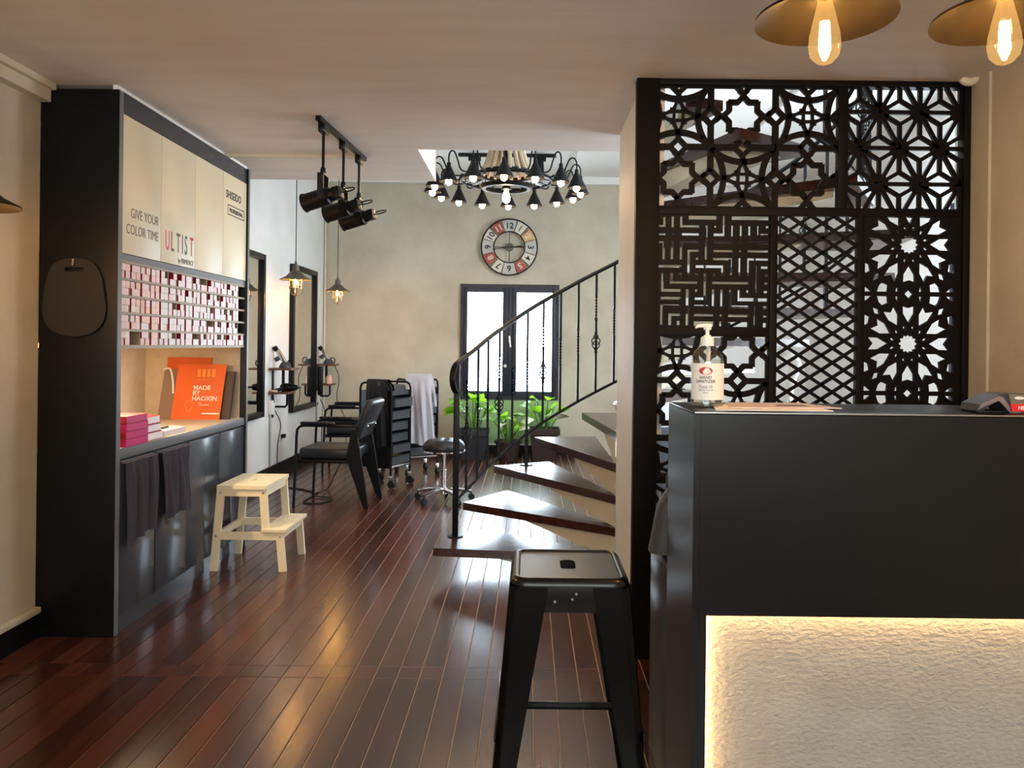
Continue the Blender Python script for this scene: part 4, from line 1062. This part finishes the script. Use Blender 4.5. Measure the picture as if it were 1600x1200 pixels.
# draped cape and gown
def drape(name, M4, width, front, back, ztop, rad, m, label, seed, lean=0.0, flare=0.0, amp=.014):
    """cloth over a horizontal bar along local x; hangs `front` on -y and `back` on +y"""
    rr = random.Random(seed); ph = [rr.uniform(0, 6.28) for _ in range(5)]
    L = front + back + math.pi * rad
    def fn(u, v):
        s_ = v * L; x = (u - .5) * width
        if s_ < front: d = (front - s_) / front; y, z = -rad, ztop - rad - (front - s_); sg = -1
        elif s_ < front + math.pi * rad:
            a = (s_ - front) / rad; y, z = -rad * math.cos(a), ztop - rad + rad * math.sin(a); d = 0; sg = 0
        else: d = (s_ - front - math.pi * rad) / back; y, z = rad, ztop - rad - (s_ - front - math.pi * rad); sg = 1
        f = amp * (math.sin(u * 13 + ph[0] + d) + .6 * math.sin(u * 25 + ph[1] - 2 * d)) * min(1, d * 2.5)
        x = x * (1 + flare * d) + lean * d * (1 if sg < 0 else .4)
        return M4 @ Vector((x, y + sg * (.014 + .02 * d) * min(1, d * 6) + f, z + .012 * math.sin(u * 6 + ph[2]) * d))
    b = MB().grid(fn, 40, 44); bmesh.ops.solidify(b.b, geom=b.b.faces[:], thickness=.004)
    return solo(name, b, m, label, 'garment', M4 @ Vector((0, 0, ztop - front)))
drape('cutting_cape', Mtr @ Matrix.Translation((.03, -.165, 0)), .24, .62, .10, 1.042, .026, M['cloth_black'], 'black cutting cape draped over the nearer salon trolley', 4, lean=.03, flare=.15, amp=.012)
drape('salon_gown', Matrix.Translation((-1.135, 8.02, 0)) @ Matrix.Rotation(R(-8), 4, 'Z'), .27, .68, .30, 1.075, .05, M['cloth_white'], 'white salon gown draped over the farther trolley', 9, lean=.05, flare=.12, amp=.02)

# ================================================================ ROLLING STOOL
rs = thing('rolling_stool', 'round tufted black stool on a chrome five-star base with casters', 'stool', (-.735, 6.78, 0))
def tuft(u, v):
    a = 2 * math.pi * u; r_ = .185 * math.sin(v * math.pi / 2) if v < 1 else .185
    x, y = r_ * math.cos(a), r_ * math.sin(a)
    z = .545 - .05 * (r_ / .185) ** 6 + .010 * abs(math.sin(x * 36)) * abs(math.sin(y * 36)) * (1 - (r_ / .185) ** 4)
    return Vector((x, y, z))
b = MB().grid(tuft, 48, 18, True); part('cushion_top', b, M['leather'], rs)
part('cushion_side', MB().lathe([(.185, .497), (.19, .48), (.186, .46), (.17, .455), (0, .455)], seg=40), M['leather'], rs)
part('seat_ring', MB().lathe([(.182, .456), (.19, .452), (.19, .44), (.178, .436), (0, .436)], seg=40), M['chrome'], rs)
part('gas_lift', MB().lathe([(.016, .436), (.016, .28), (.027, .278), (.027, .10), (.04, .09), (.04, .07), (0, .07)], seg=18), M['chrome'], rs)
for k in range(5):
    a = R(72 * k + 18); c, s_ = math.cos(a), math.sin(a)
    lg = part('base_arm', MB().tube([(.02 * c, .02 * s_, .10), (.13 * c, .13 * s_, .098), (.25 * c, .25 * s_, .078)], [.022, .018, .013], 8), M['chrome'], rs)
    part('caster', MB().tube([(.25 * c, .25 * s_, .08), (.25 * c, .25 * s_, .05)], .008, 8).cyl((.25 * c - .016 * s_, .25 * s_ + .016 * c, .0285), (.25 * c + .016 * s_, .25 * s_ - .016 * c, .0285), .028, seg=14), M['rubber'], lg)

# ================================================================ MIRRORS, SHELVES, TOOLS
def mirror(y0, y1, z0, z1, label):
    t = thing('wall_mirror', label, 'mirror', (XL, (y0 + y1) / 2, z0), group='black framed wall mirrors')
    f = .055; d = .05
    part('frame', MB().box(XL, XL + d, y0, y0 + f, z0, z1, .003).box(XL, XL + d, y1 - f, y1, z0, z1, .003).box(XL, XL + d, y0 + f, y1 - f, z0, z0 + f, .003).box(XL, XL + d, y0 + f, y1 - f, z1 - f, z1, .003), M['plastic'], t, True)
    part('mirror_glass', MB().box(XL + .004, XL + .02, y0 + f, y1 - f, z0 + f, z1 - f), M['mirror'], t, True, smooth=False)
mirror(6.55, 7.44, .66, 2.23, 'tall black framed mirror nearer the cabinet on the left wall')
mirror(8.33, 9.26, .62, 2.24, 'tall black framed mirror farther back by the corner')
def tool_shelf(y, label):
    t = thing('tool_shelf', label, 'shelf', (XL, y, .70), group='walnut tool shelves between the mirrors')
    part('top_shelf', MB().box(XL + .01, XL + .235, y - .14, y + .14, 1.105, 1.125, .002), M['brown_wood'], t, True)
    part('lower_shelf', MB().box(XL + .01, XL + .20, y - .13, y + .13, .865, .883, .002), M['brown_wood'], t, True)
    part('upright', MB().box(XL + .10, XL + .125, y - .012, y + .012, .883, 1.105), M['plastic'], t, True)
    part('wall_bracket', MB().box(XL, XL + .012, y - .02, y + .02, .62, 1.12), M['plastic'], t, True)
    part('dryer_holder', MB().tube([(XL + .17, y - .05, .864), (XL + .17, y - .05, .76), (XL + .15, y - .05, .735), (XL + .03, y - .05, .735), (XL + .008, y - .05, .75)], .012, 8), M['plastic'], t, True)
    return t
def dryer(x, y, z, yaw, label, m):
    t = thing('hair_dryer', label, 'hair dryer', (x, y, z), yaw, 'hair dryers on the tool shelves')
    Md = Matrix.Translation((0, 0, .043)) @ Matrix.Rotation(R(90), 4, 'Y')
    part('barrel', MB().lathe([(0, -.09), (.03, -.088), (.042, -.07), (.043, 0), (.036, .05), (.028, .09), (.026, .09), (0, .06)], seg=20, M=Md), m, t)
    part('nozzle', MB().box(.088, .13, -.035, .035, .033, .053, .005), M['plastic'], t)
    part('grip', MB().tube([(-.03, -.02, .04), (-.04, -.09, .026), (-.055, -.15, .018)], [.019, .017, .015], 10), m, t)
    part('dryer_cord', MB().tube(bez([(-.055, -.15, .018), (-.06, -.19, .01), (-.03, -.2, -.03), (-.02, -.2, -.10)], 5), .004, 6), M['cord'], t)
    return t
def clipper(x, y, z, label):
    """hair clipper standing in its charging base"""
    t = thing('hair_clipper', label, 'clipper', (x, y, z), 0, 'clippers in charging stands')
    part('charging_base', MB().lathe([(0, 0), (.06, 0), (.062, .014), (.045, .045), (.03, .06), (0, .062)], seg=20), M['grey_plastic'], t)
    Mc = Matrix.Translation((0, 0, .05)) @ Matrix.Rotation(R(-32), 4, 'Y')
    part('clipper_body', MB().box(-.022, .022, -.02, .02, 0, .15, .01, M=Mc, seg=3), M['steel'], t)
    part('clipper_head', MB().box(-.03, .014, -.021, .021, .15, .20, .006, M=Mc), M['plastic'], t)
    part('side_attachment', MB().box(-.075, -.02, -.018, .018, .055, .10, .008, M=Mc), M['grey_plastic'], t)
    part('cord_loop', MB().tube([(.05 + .03 * math.cos(R(a)), .0, .045 + .035 * math.sin(R(a))) for a in range(-150, 151, 20)], .006, 6), M['plastic'], t)
    return t
tool_shelf(7.80, 'walnut tool shelf on the wall between the two mirrors')
tool_shelf(9.46, 'walnut tool shelf in the far corner past the second mirror')
clipper(XL + .13, 7.80, 1.1252, 'dark clippers in a charging stand on the shelf between the mirrors')
c2_ = clipper(XL + .14, 9.45, 1.1252, 'silver clippers in a charging stand on the far corner shelf')
part('cord', MB().tube(bez([(XL + .20, 9.46, 1.14), (XL + .27, 9.46, .95), (XL + .25, 9.44, .7), (XL + .36, 9.40, .45), (XL + .40, 9.35, .006)], 8), .005, 6), M['cord'], c2_, True)
dryer(XL + .16, 7.83, .8832, R(-20), 'black hair dryer lying on the lower shelf between the mirrors', M['plastic'])
solo('comb_case', MB().box(XL + .02, XL + .085, 7.675, 7.72, .8832, .905, .006), M['candle'], 'pale comb case on the lower shelf between the mirrors', 'case', (XL + .05, 7.70, .883))
solo('egg_bottle', MB().lathe([(0, 0), (.04, 0), (.045, .03), (.04, .075), (.028, .10), (.0, .105)], (XL + .14, 9.47, .8832), 16), M['candle'], 'pink and white egg-shaped bottle on the far corner shelf', 'bottle', (XL + .14, 9.47, .883))
solo('tool_pouch', MB().box(XL + .055, XL + .115, 9.272, 9.318, .75, 1.10, .015, seg=3), M['plastic'], 'black tool pouch hanging beside the far corner shelf', 'pouch', (XL + .085, 9.295, .75))
for (y, lb) in ((7.72, 'white power box under the shelf between the mirrors'), (9.40, 'white power box under the far corner shelf')):
    t = thing('power_box', lb, 'socket', (XL, y, .62), group='white power boxes under the shelves')
    part('box', MB().box(XL + .001, XL + .05, y - .04, y + .04, .66, .80, .006), M['white'], t, True)
    part('conduit', MB().cyl((XL + .012, y, .13), (XL + .012, y, .66), .010, seg=8), M['steel'], t, True)
    part('power_cord', MB().tube(bez([(XL + .05, y + .02, .70), (XL + .09, y + .08, .55), (XL + .05, y + .12, .35), (XL + .04, y + .14, .15), (XL + .05, y + .13, .006)], 8), .005, 6), M['cord'], t, True)
def cord(name, pts, label, r_=.005): 
    p = bez(pts, 8); solo(name, MB().tube(p, r_, 6), M['cord'], label, 'cord', pts[-1])
f = on_floor
cord('floor_cable', [tuple(f(420, 760) + Vector((0, 0, .006))), tuple(f(463, 764) + Vector((0, 0, .006))), tuple(f(492, 772) + Vector((0, 0, .006))), tuple(f(474, 785) + Vector((0, 0, .006))), tuple(f(500, 787) + Vector((0, 0, .006))), tuple(f(517, 780) + Vector((0, 0, .007))),
                     tuple(f(490, 776) + Vector((0, 0, .014))), tuple(f(512, 765) + Vector((0, 0, .012))), tuple(at(524, 740, 6.95)), tuple(at(533, 722, 6.95))], 'black cable coiled on the floor under the styling chair', .006)
so = thing('wall_socket', 'black plug in a white socket low on the left wall', 'socket', (XL, 8.08, .36))
part('socket_plate', MB().box(XL, XL + .008, 8.04, 8.12, .36, .44, .002), M['white'], so, True)
part('plug', MB().box(XL + .008, XL + .05, 8.06, 8.11, .38, .42, .004), M['plastic'], so, True)

# ================================================================ LAMPS
def edison(parent, c, s_=1.0, name='bulb'):
    """pear-shaped bulb hanging from c (socket bottom), world coordinates"""
    x, y, z = c
    pr = [(.0125, 0), (.014, -.012), (.022, -.045), (.030, -.082), (.032, -.104), (.028, -.124), (.016, -.137), (.004, -.142), (0, -.143)]
    bu = part(name, MB().lathe([(r_ * s_, h * s_) for r_, h in pr], c, 24), M['bulb_glass'], parent, True)
    b = MB()
    for k in range(6):
        a = math.pi * k / 3
        b.cyl((x + .007 * s_ * math.cos(a), y + .007 * s_ * math.sin(a), z - .055 * s_), (x + .010 * s_ * math.cos(a), y + .010 * s_ * math.sin(a), z - .112 * s_), .0026 * s_, seg=6)
    part('filament', b, M['filament'], bu, True, label='glowing filament')
    part('bulb_stem', MB().cyl((x, y, z), (x, y, z - .056 * s_), .005 * s_, .003 * s_, 8), M['clear_glass'], bu, True)
def pendant(px, rim_z, Y, rad, label):
    x = px
    t = thing('pendant_lamp', label, 'pendant lamp', (x, Y, rim_z - .08), group='dark cone pendants over the front room')
    part('shade', MB().lathe([(.030, .075), (.036, .066), (.075, .05), (rad * .7, .022), (rad, 0), (rad + .004, -.004), (rad + .002, .003), (rad * .7, .027), (.072, .056), (.034, .074), (.030, .080)], (x, Y, rim_z), 48), M['shade'], t, True)
    part('socket', MB().lathe([(0, .10), (.022, .10), (.024, .06), (.030, .062), (.026, .05), (.018, .045), (0, .045)], (x, Y, rim_z), 20), M['socket'], t, True)
    part('cord', MB().cyl((x, Y, rim_z + .10), (x, Y, CEIL - .02), .004, seg=6), M['cord'], t, True)
    part('ceiling_rose', MB().lathe([(0, -.03), (.05, -.028), (.055, 0), (0, 0)], (x, Y, CEIL), 24), M['metal_matte'], t, True)
    edison(t, (x, Y, rim_z + .052), 1.12)
p1 = at(1289, 28, 1.75); p2 = at(1570, 28, 1.75)
pendant(p1.x, p1.z, 1.75, .152, 'dark metal cone pendant lamp left above the reception counter')
pendant(p2.x, p2.z, 1.75, .152, 'dark metal cone pendant lamp at the right edge above the counter')
p3 = at(20, 320, 2.55)
pendant(p3.x - .152, p3.z, 2.55, .152, 'dark pendant lamp at the left edge by the plaster wall')
def cage_pendant(px, py, Y, rad, label):
    c = at(px, py, Y); x, z = c.x, c.z
    t = thing('caged_pendant_lamp', label, 'pendant lamp', (x, Y, z - .2), group='caged pendants by the mirrors')
    part('shade', MB().lathe([(.028, .125), (.030, .075), (.045, .066), (rad * .6, .03), (rad, 0), (rad - .002, -.004), (rad * .6, .024), (.040, .060), (.024, .072)], (x, Y, z), 36), M['grey_shade'], t, True)
    part('socket_cap', MB().lathe([(0, .16), (.008, .158), (.012, .128), (.028, .122), (.028, .07), (0, .07)], (x, Y, z), 16), M['grey_shade'], t, True)
    part('cord', MB().cyl((x, Y, z + .15), (x, Y, VOID), .004, seg=6), M['cord'], t, True)
    part('glass_jar', MB().lathe([(.042, .05), (.047, .02), (.047, -.07), (.038, -.105), (.018, -.122), (0, -.125)], (x, Y, z), 24), M['clear_glass'], t, True)
    b = MB()
    for k in range(4):
        a = math.pi / 2 * k + .4
        b.tube([(x + r_ * math.cos(a), Y + r_ * math.sin(a), z + h) for r_, h in ((.05, .03), (.052, -.07), (.042, -.11), (.02, -.133), (0, -.137))], .0035, 6)
    for h, r_ in ((-.06, .0525), (.0, .0515)):
        b.tube([(x + r_ * math.cos(R(a)), Y + r_ * math.sin(R(a)), z + h) for a in range(0, 360, 20)], .0035, 6, closed=True)
    part('wire_cage', b, M['grey_shade'], t, True)
    edison(t, (x, Y, z + .06), .95)
cage_pendant(462, 437, 6.60, .135, 'caged grey pendant lamp hanging in front of the nearer mirror')
cage_pendant(527.5, 455, 8.36, .135, 'caged grey pendant lamp hanging by the far corner')

# track light with three spots
tk = thing('track_light', 'black ceiling track with three hanging cylinder spotlights', 'track light', (-1.13, 4.3, CEIL - .5))
ta, tb_ = at(497, 182, (CEIL - EYE) * 1200 / 356), at(570, 247, (CEIL - EYE) * 1200 / 291)
ta.z = tb_.z = CEIL - .012
part('track', MB().tube([ta, tb_], .019, 4), M['metal'], tk, True)
for k, fr_ in enumerate((.10, .50, .86)):
    p = ta.lerp(tb_, fr_)
    part('adapter', MB().box(p.x - .018, p.x + .018, p.y - .045, p.y + .045, CEIL - .07, CEIL - .025, .003), M['metal'], tk, True)
    zb = CEIL - .27 - .0 * k
    part('stem', MB().cyl((p.x, p.y, CEIL - .07), (p.x, p.y, zb), .008, seg=8), M['metal'], tk, True)
    part('joint', MB().lathe([(0, .02), (.012, .018), (.016, 0), (.012, -.018), (0, -.02)], (p.x, p.y, zb), 12), M['metal'], tk, True)
    b = MB()
    for s_ in (-1, 1): b.box(p.x - .016, p.x + .016, p.y + .052 * s_ - .003, p.y + .052 * s_ + .003, zb - .155, zb - .02)
    b.box(p.x - .016, p.x + .016, p.y - .055, p.y + .055, zb - .026, zb - .02)
    part('yoke', b, M['metal'], tk, True)
    Ms = Matrix.Translation((p.x - .01, p.y, zb - .145)) @ Matrix.Rotation(R(-14), 4, 'Z') @ Matrix.Rotation(R(-104), 4, 'Y')
    hd = part('spot_head', MB().lathe([(0, -.085), (.034, -.085), (.036, -.055), (.047, -.05), (.048, .09), (.052, .094), (.052, .10), (.044, .10), (.040, .03), (0, .03)], seg=28, M=Ms), M['metal'], tk, True)
    part('heat_sink', MB().box(-.03, .03, -.03, .03, -.12, -.084, .003, M=Ms), M['metal'], hd, True)
    part('spot_cable', MB().tube([Ms @ Vector((.0, .03 * math.sin(R(a)) , -.12 - .04 + .04 * math.cos(R(a)))) for a in range(0, 330, 30)], .004, 6), M['cord'], hd, True)

# chandelier
cc = Vector((-.19, 6.08, 2.585)); RR = .585
cd = thing('chandelier', 'round chandelier of black cone shades hung on jute ropes', 'chandelier', (cc.x, cc.y, cc.z - .1))
def cl(*p): return tuple(cc + Vector(p))
ringp = lambda r_, z, n=48: [cl(r_ * math.cos(2 * math.pi * k / n), r_ * math.sin(2 * math.pi * k / n), z) for k in range(n)]
part('hub_ring', MB().lathe([(.20, .13), (.215, .13), (.215, .165), (.20, .165), (.20, .13)], cc, 40), M['metal_matte'], cd, True)
part('outer_ring', MB().tube(ringp(.36, .10), .012, 6, closed=True), M['metal_matte'], cd, True)
part('lower_dish', MB().lathe([(.205, .06), (.215, .055), (.195, .03), (.165, .028), (.165, .038), (.19, .042), (.205, .06)], cc, 40).lathe([(0, .06), (.03, .055), (.04, .03), (.016, .02), (0, .02)], cc, 20), M['metal_matte'], cd, True)
for k in range(20):
    a = 2 * math.pi * k / 20
    part('spoke', MB().cyl(cl(.205 * math.cos(a), .205 * math.sin(a), .14), cl(.36 * math.cos(a), .36 * math.sin(a), .10), .006, seg=6), M['steel'], cd, True)
for k in range(16):
    a = 2 * math.pi * (k + .0) / 16 - math.pi / 2; c, s_ = math.cos(a), math.sin(a)
    pr = [(.22, .12), (.40, .10), (.47, .11), (.50, .17), (.53, .225), (.565, .228), (RR, .19), (RR, .13)]
    ar = part('arm', MB().tube(bez([cl(r_ * c, r_ * s_, h) for r_, h in pr], 4), .006, 6), M['metal_matte'], cd, True)
    c0 = Vector(cl(RR * c, RR * s_, 0))
    sh_ = part('cone_shade', MB().lathe([(0, .142), (.014, .140), (.016, .112), (.030, .085), (.070, 0), (.068, -.001), (.028, .080), (.012, .105)], c0, 24), M['metal_matte'], cd, True)
    part('bulb', MB().lathe([(.010, .06), (.016, .045), (.024, .012), (.025, -.004), (.021, -.018), (.010, -.027), (0, -.030)], c0, 16), M['chandelier_bulb'], sh_, True, label='lit round bulb')
for k in range(18):
    a = 2 * math.pi * k / 18
    part('rope', MB().tube(bez([cl(.205 * math.cos(a), .205 * math.sin(a), .15), cl(.16 * math.cos(a), .16 * math.sin(a), .24), cl(.115 * math.cos(a), .115 * math.sin(a), .40), cl(.085 * math.cos(a), .085 * math.sin(a), .62), cl(.08 * math.cos(a), .08 * math.sin(a), VOID - cc.z - .05)], 4), .017, 7), M['rope'], cd, True)
part('ceiling_plate', MB().lathe([(0, 0), (.12, 0), (.12, -.05), (0, -.05)], (cc.x, cc.y, VOID), 24), M['metal_matte'], cd, True)
part('centre_stem', MB().cyl(cl(0, 0, .0), cl(0, 0, VOID - cc.z - .05), .012, seg=8), M['metal_matte'], cd, True)
part('bulb', MB().lathe([(.012, .03), (.018, .01), (.030, -.03), (.031, -.05), (.024, -.07), (0, -.082)], cc, 16), M['chandelier_bulb'], cd, True, label='lit centre bulb')
# track on the high ceiling
t2 = thing('ceiling_track_light', 'black spot track on the high ceiling behind the chandelier', 'track light', (-.25, 8.5, VOID - .25))
part('track', MB().box(-.80, .28, 8.48, 8.52, VOID - .035, VOID - .001), M['metal'], t2, True)
for x in (-.62, .10):
    part('adapter', MB().box(x - .07, x + .07, 8.475, 8.525, VOID - .08, VOID - .035, .003), M['metal'], t2, True)
    part('spot_head', MB().lathe([(0, 0), (.045, 0), (.05, -.14), (.045, -.14), (.04, -.03), (0, -.03)], (x, 8.5, VOID - .09), 20), M['metal'], t2, True)

# ================================================================ CLOCK
ck = thing('wall_clock', 'round metal wall clock with patchwork numeral plates above the window', 'clock', (-.255, YB, 2.27))
cz = at(796, 387, YB).z; cxk = at(796, 387, YB).x; yk = YB - .055
ck.location = (cxk, YB, cz - .36)
CKM = frame((cxk, yk, cz), (1, 0, 0), (0, 0, 1))
def annulus(r0, r1, d0, d1, a0=0, a1=360, n=60):
    b = MB(); m = max(2, int(n * (a1 - a0) / 360)); full = abs(a1 - a0 - 360) < 1e-6
    v = []
    for k in range(m + (0 if full else 1)):
        a = R(a0 + (a1 - a0) * k / m)
        for (r_, d) in ((r0, d0), (r1, d0), (r1, d1), (r0, d1)): v.append((r_ * math.sin(a), r_ * math.cos(a), d))
    f = []; nn = len(v) // 4
    for k in range(nn if full else nn - 1):
        p, q_ = 4 * k, 4 * ((k + 1) % nn)
        for i in range(4): f.append((p + i, p + (i + 1) % 4, q_ + (i + 1) % 4, q_ + i))
    if not full: f += [(0, 1, 2, 3), (v.__len__() - 1, v.__len__() - 2, v.__len__() - 3, v.__len__() - 4)]
    return b.add(v, f, CKM)
part('outer_rim', annulus(.345, .360, -.012, .012), M['metal_matte'], ck, True)
part('inner_rim', annulus(.190, .202, -.010, .010), M['metal_matte'], ck, True)
tiles = [('12', 'tile_grey', 'print_black'), ('1', 'tile_ivory', 'print'), ('2', 'tile_yellow', 'tile_ivory'), ('3', 'tile_grey', 'print_black'), ('4', 'tile_ivory', 'print_black'), ('5', 'tile_red', 'tile_ivory'),
         ('6', 'tile_grey', 'print_black'), ('7', 'tile_ivory', 'print_black'), ('8', 'tile_red', 'tile_ivory'), ('9', 'tile_grey', 'print_black'), ('10', 'tile_ivory', 'print_black'), ('11', 'tile_red', 'tile_ivory')]
for k, (n, m, tm) in enumerate(tiles):
    hw = 16 if k in (0, 3, 6, 9) else 11.5
    tl = part('numeral_plate', annulus(.203, .343, -.004, .003, 30 * k - hw, 30 * k + hw), M[m], ck, True)
    a = R(-30 * k)
    Mn = CKM @ Matrix.Rotation(a, 4, 'Z') @ Matrix.Translation((0, .235, .0042))
    link('numeral', text_mesh(n, .105, M[tm], rootmat(ck).inverted() @ Mn, align='CENTER', weight=.002), tl)
b = MB()
for a in (0, 90, 180, 270): b.box(-.004, .004, .03, .192, -.006, .0, M=CKM @ Matrix.Rotation(R(a), 4, 'Z'))
part('cross_bar', b, M['metal_matte'], ck, True)
part('hub', MB().lathe([(0, .014), (.05, .012), (.052, -.01), (0, -.01)], seg=28, M=CKM), M['grey_shade'], ck, True)
b = MB(); Mh = CKM @ Matrix.Rotation(R(-86), 4, 'Z')
b.prism([(-.004, 0), (-.006, .10), (-.014, .115), (-.006, .13), (-.012, .145), (0, .17), (.012, .145), (.006, .13), (.014, .115), (.006, .10), (.004, 0)], .014, .018, Mh)
part('hour_hand', b, M['print_black'], ck, True)
b = MB(); Mh = CKM @ Matrix.Rotation(R(99), 4, 'Z')
b.prism([(-.004, -.03), (-.004, .18), (-.012, .19), (0, .215), (.012, .19), (.004, .18), (.004, -.03)], .019, .022, Mh)
part('minute_hand', b, M['print_black'], ck, True)
b = MB()
for (x, z) in ((0, .30), (-.26, -.15), (.26, -.15)): b.box(cxk + x - .03, cxk + x + .03, yk, YB, cz + z - .012, cz + z + .012)
part('wall_spacer', b, M['tile_ivory'], ck, True)

# ================================================================ PLANTS
def leaf_mesh(b, base, tip, wid, bend, twist_=0.0):
    base, tip = Vector(base), Vector(tip); d = tip - base; L = d.length; d.normalize()
    side = d.cross(Vector((0, 0, 1))); side = side.normalized() if side.length > 1e-3 else Vector((1, 0, 0))
    side = Matrix.Rotation(twist_, 3, d) @ side; up = side.cross(d)
    n = 8; rows = []
    for k in range(n + 1):
        f = k / n; w_ = wid * math.sin(math.pi * min(1, f * .93 + .05)) ** .8 * (1 - .35 * f)
        c = base + d * (L * f) + Vector((0, 0, -bend * f * f))
        rows.append([b.b.verts.new(c - side * w_ + up * w_ * .22), b.b.verts.new(c), b.b.verts.new(c + side * w_ + up * w_ * .22)])
    for A, B_ in zip(rows, rows[1:]):
        for i in (0, 1): b.b.faces.new((A[i], A[i + 1], B_[i + 1], B_[i]))
def plant(x, y, rp_, h, pot_m, label, seed, n, leafh, big, square=False, lily=0):
    rr = random.Random(seed)
    t = thing('potted_plant', label, 'potted plant', (x, y, 0), group='potted plants under the back window')
    if square:
        b = MB(); pr = [(rp_ * .8, 0.001), (rp_, h * .82), (rp_ * 1.12, h * .82), (rp_ * 1.12, h), (rp_ * .98, h), (rp_ * .95, h * .88), (0.001, h * .88)]
        b.lathe([(r_ * 1.25, z) for r_, z in pr], seg=4, M=Matrix.Rotation(R(45), 4, 'Z'), cap=True)
    else: b = MB().lathe([(0, .001), (rp_ * .72, .001), (rp_ * .95, h * .86), (rp_ * 1.06, h * .87), (rp_ * 1.08, h), (rp_ * .98, h), (rp_ * .93, h * .88), (0, h * .88)], seg=32)
    part('pot', b, M[pot_m], t)
    part('soil', MB().lathe([(rp_ * .93, h * .885), (rp_ * .5, h * .90), (0, h * .91)], seg=20), M['soil'], t)
    for k in range(n):
        a = rr.uniform(0, 6.28); r0 = rr.uniform(0, rp_ * .4); out_ = rr.uniform(.3, 1.0) * big * .72; hz = h + leafh * rr.uniform(.45, 1.0)
        p0 = Vector((r0 * math.cos(a), r0 * math.sin(a), h * .88)); p1 = Vector((out_ * math.cos(a), out_ * math.sin(a) * .55 - .03, hz - big * .45)); p2 = p1 + Vector((big * .7 * math.cos(a), big * .4 * math.sin(a), big * rr.uniform(.1, .6)))
        sm_ = part('stem', MB().tube([p0, p0.lerp(p1, .5) + Vector((0, 0, .03)), p1], .006, 5), M['stem'], t)
        b = MB(); leaf_mesh(b, p1, p2, big * rr.uniform(.30, .42), big * rr.uniform(.1, .4), rr.uniform(-.7, .7))
        part('leaf', b, M['leaf_pale'] if k < lily else M['leaf'], sm_)
plant(-.66, 9.32, .19, .36, 'pot', 'big leafy plant in a charcoal square pot left under the window', 21, 16, .50, .27, True, 1)
plant(-.235, 9.22, .155, .24, 'pot_brown', 'low leafy plant in a round brown pot in the middle under the window', 22, 16, .40, .24, False, 4)
plant(.20, 9.35, .19, .38, 'pot_brown', 'leafy plant in a rimmed brown pot right under the window', 23, 15, .46, .25, True, 1)

# ================================================================ BEHIND THE SCREEN
wb = thing('wash_basin', 'white shampoo basin on a dark pedestal behind the fretwork screen', 'basin', (1.02, 6.4, 0))
part('pedestal', MB().box(-.22, .22, -.2, .2, 0.001, .72, .01), M['grey_plastic'], wb)
part('bowl', MB().lathe([(.02, .78), (.18, .80), (.24, .88), (.30, .92), (.31, .90), (.27, .82), (.20, .74), (.16, .72)], seg=28), M['basin'], wb)
part('tap', MB().tube(bez([(0, .22, .80), (0, .22, 1.02), (0, .16, 1.08), (0, .06, 1.05)], 5), .014, 8), M['chrome'], wb)
wc = thing('storage_cabinet', 'low white storage cabinet with beige top behind the screen', 'cabinet', (1.65, 7.4, 0))
part('carcass', MB().box(-.55, .55, -.22, .22, 0.001, .82, .004), M['white'], wc)
part('top', MB().box(-.57, .57, -.24, .24, .82, .85, .003), M['rack'], wc)
for s_ in (-1, 1):
    d = part('door', MB().box(min(.01 * s_, .54 * s_), max(.01 * s_, .54 * s_), -.238, -.2205, .06, .80, .003), M['white'], wc)
    part('handle', MB().box(.05 * s_ - .006, .05 * s_ + .006, -.255, -.238, .40, .55), M['steel'], d)
ws = thing('stand_lamp', 'dark stemmed lamp with white curved head seen through the diamond lattice', 'lamp', (1.50, 4.45, 0))
part('base', MB().lathe([(0, .001), (.10, .001), (.10, .02), (.02, .03), (0, .03)], seg=24), M['plastic'], ws)
part('pole', MB().cyl((0, 0, .03), (0, 0, 1.05), .02, seg=12), M['plastic'], ws)
part('arm', MB().tube([(0, 0, 1.05), (.02, 0, 1.20)], .026, 12), M['white'], ws)
part('head', MB().tube(bez([(.02, 0, 1.20), (.05, 0, 1.29), (.0, 0, 1.33), (-.05, 0, 1.30)], 6), .03, 12), M['white'], ws)
sp = thing('spiky_plant', 'small green spiky plant on a dark stand behind the screen', 'potted plant', (1.28, 3.75, 0))
part('stand', MB().box(-.11, .11, -.11, .11, 0.001, .90, .006), M['black'], sp)
part('pot', MB().lathe([(0, .901), (.06, .901), (.075, 1.02), (.068, 1.02), (.06, .99), (0, .99)], seg=24), M['pot'], sp)
for k in range(16):
    a = 2.4 * k; b = MB(); r_ = .05 + .006 * k
    leaf_mesh(b, (.02 * math.cos(a), .02 * math.sin(a), .99), (r_ * math.cos(a), r_ * math.sin(a), 1.09 + .004 * k), .011, .01)
    part('leaf', b, M['leaf'], sp)
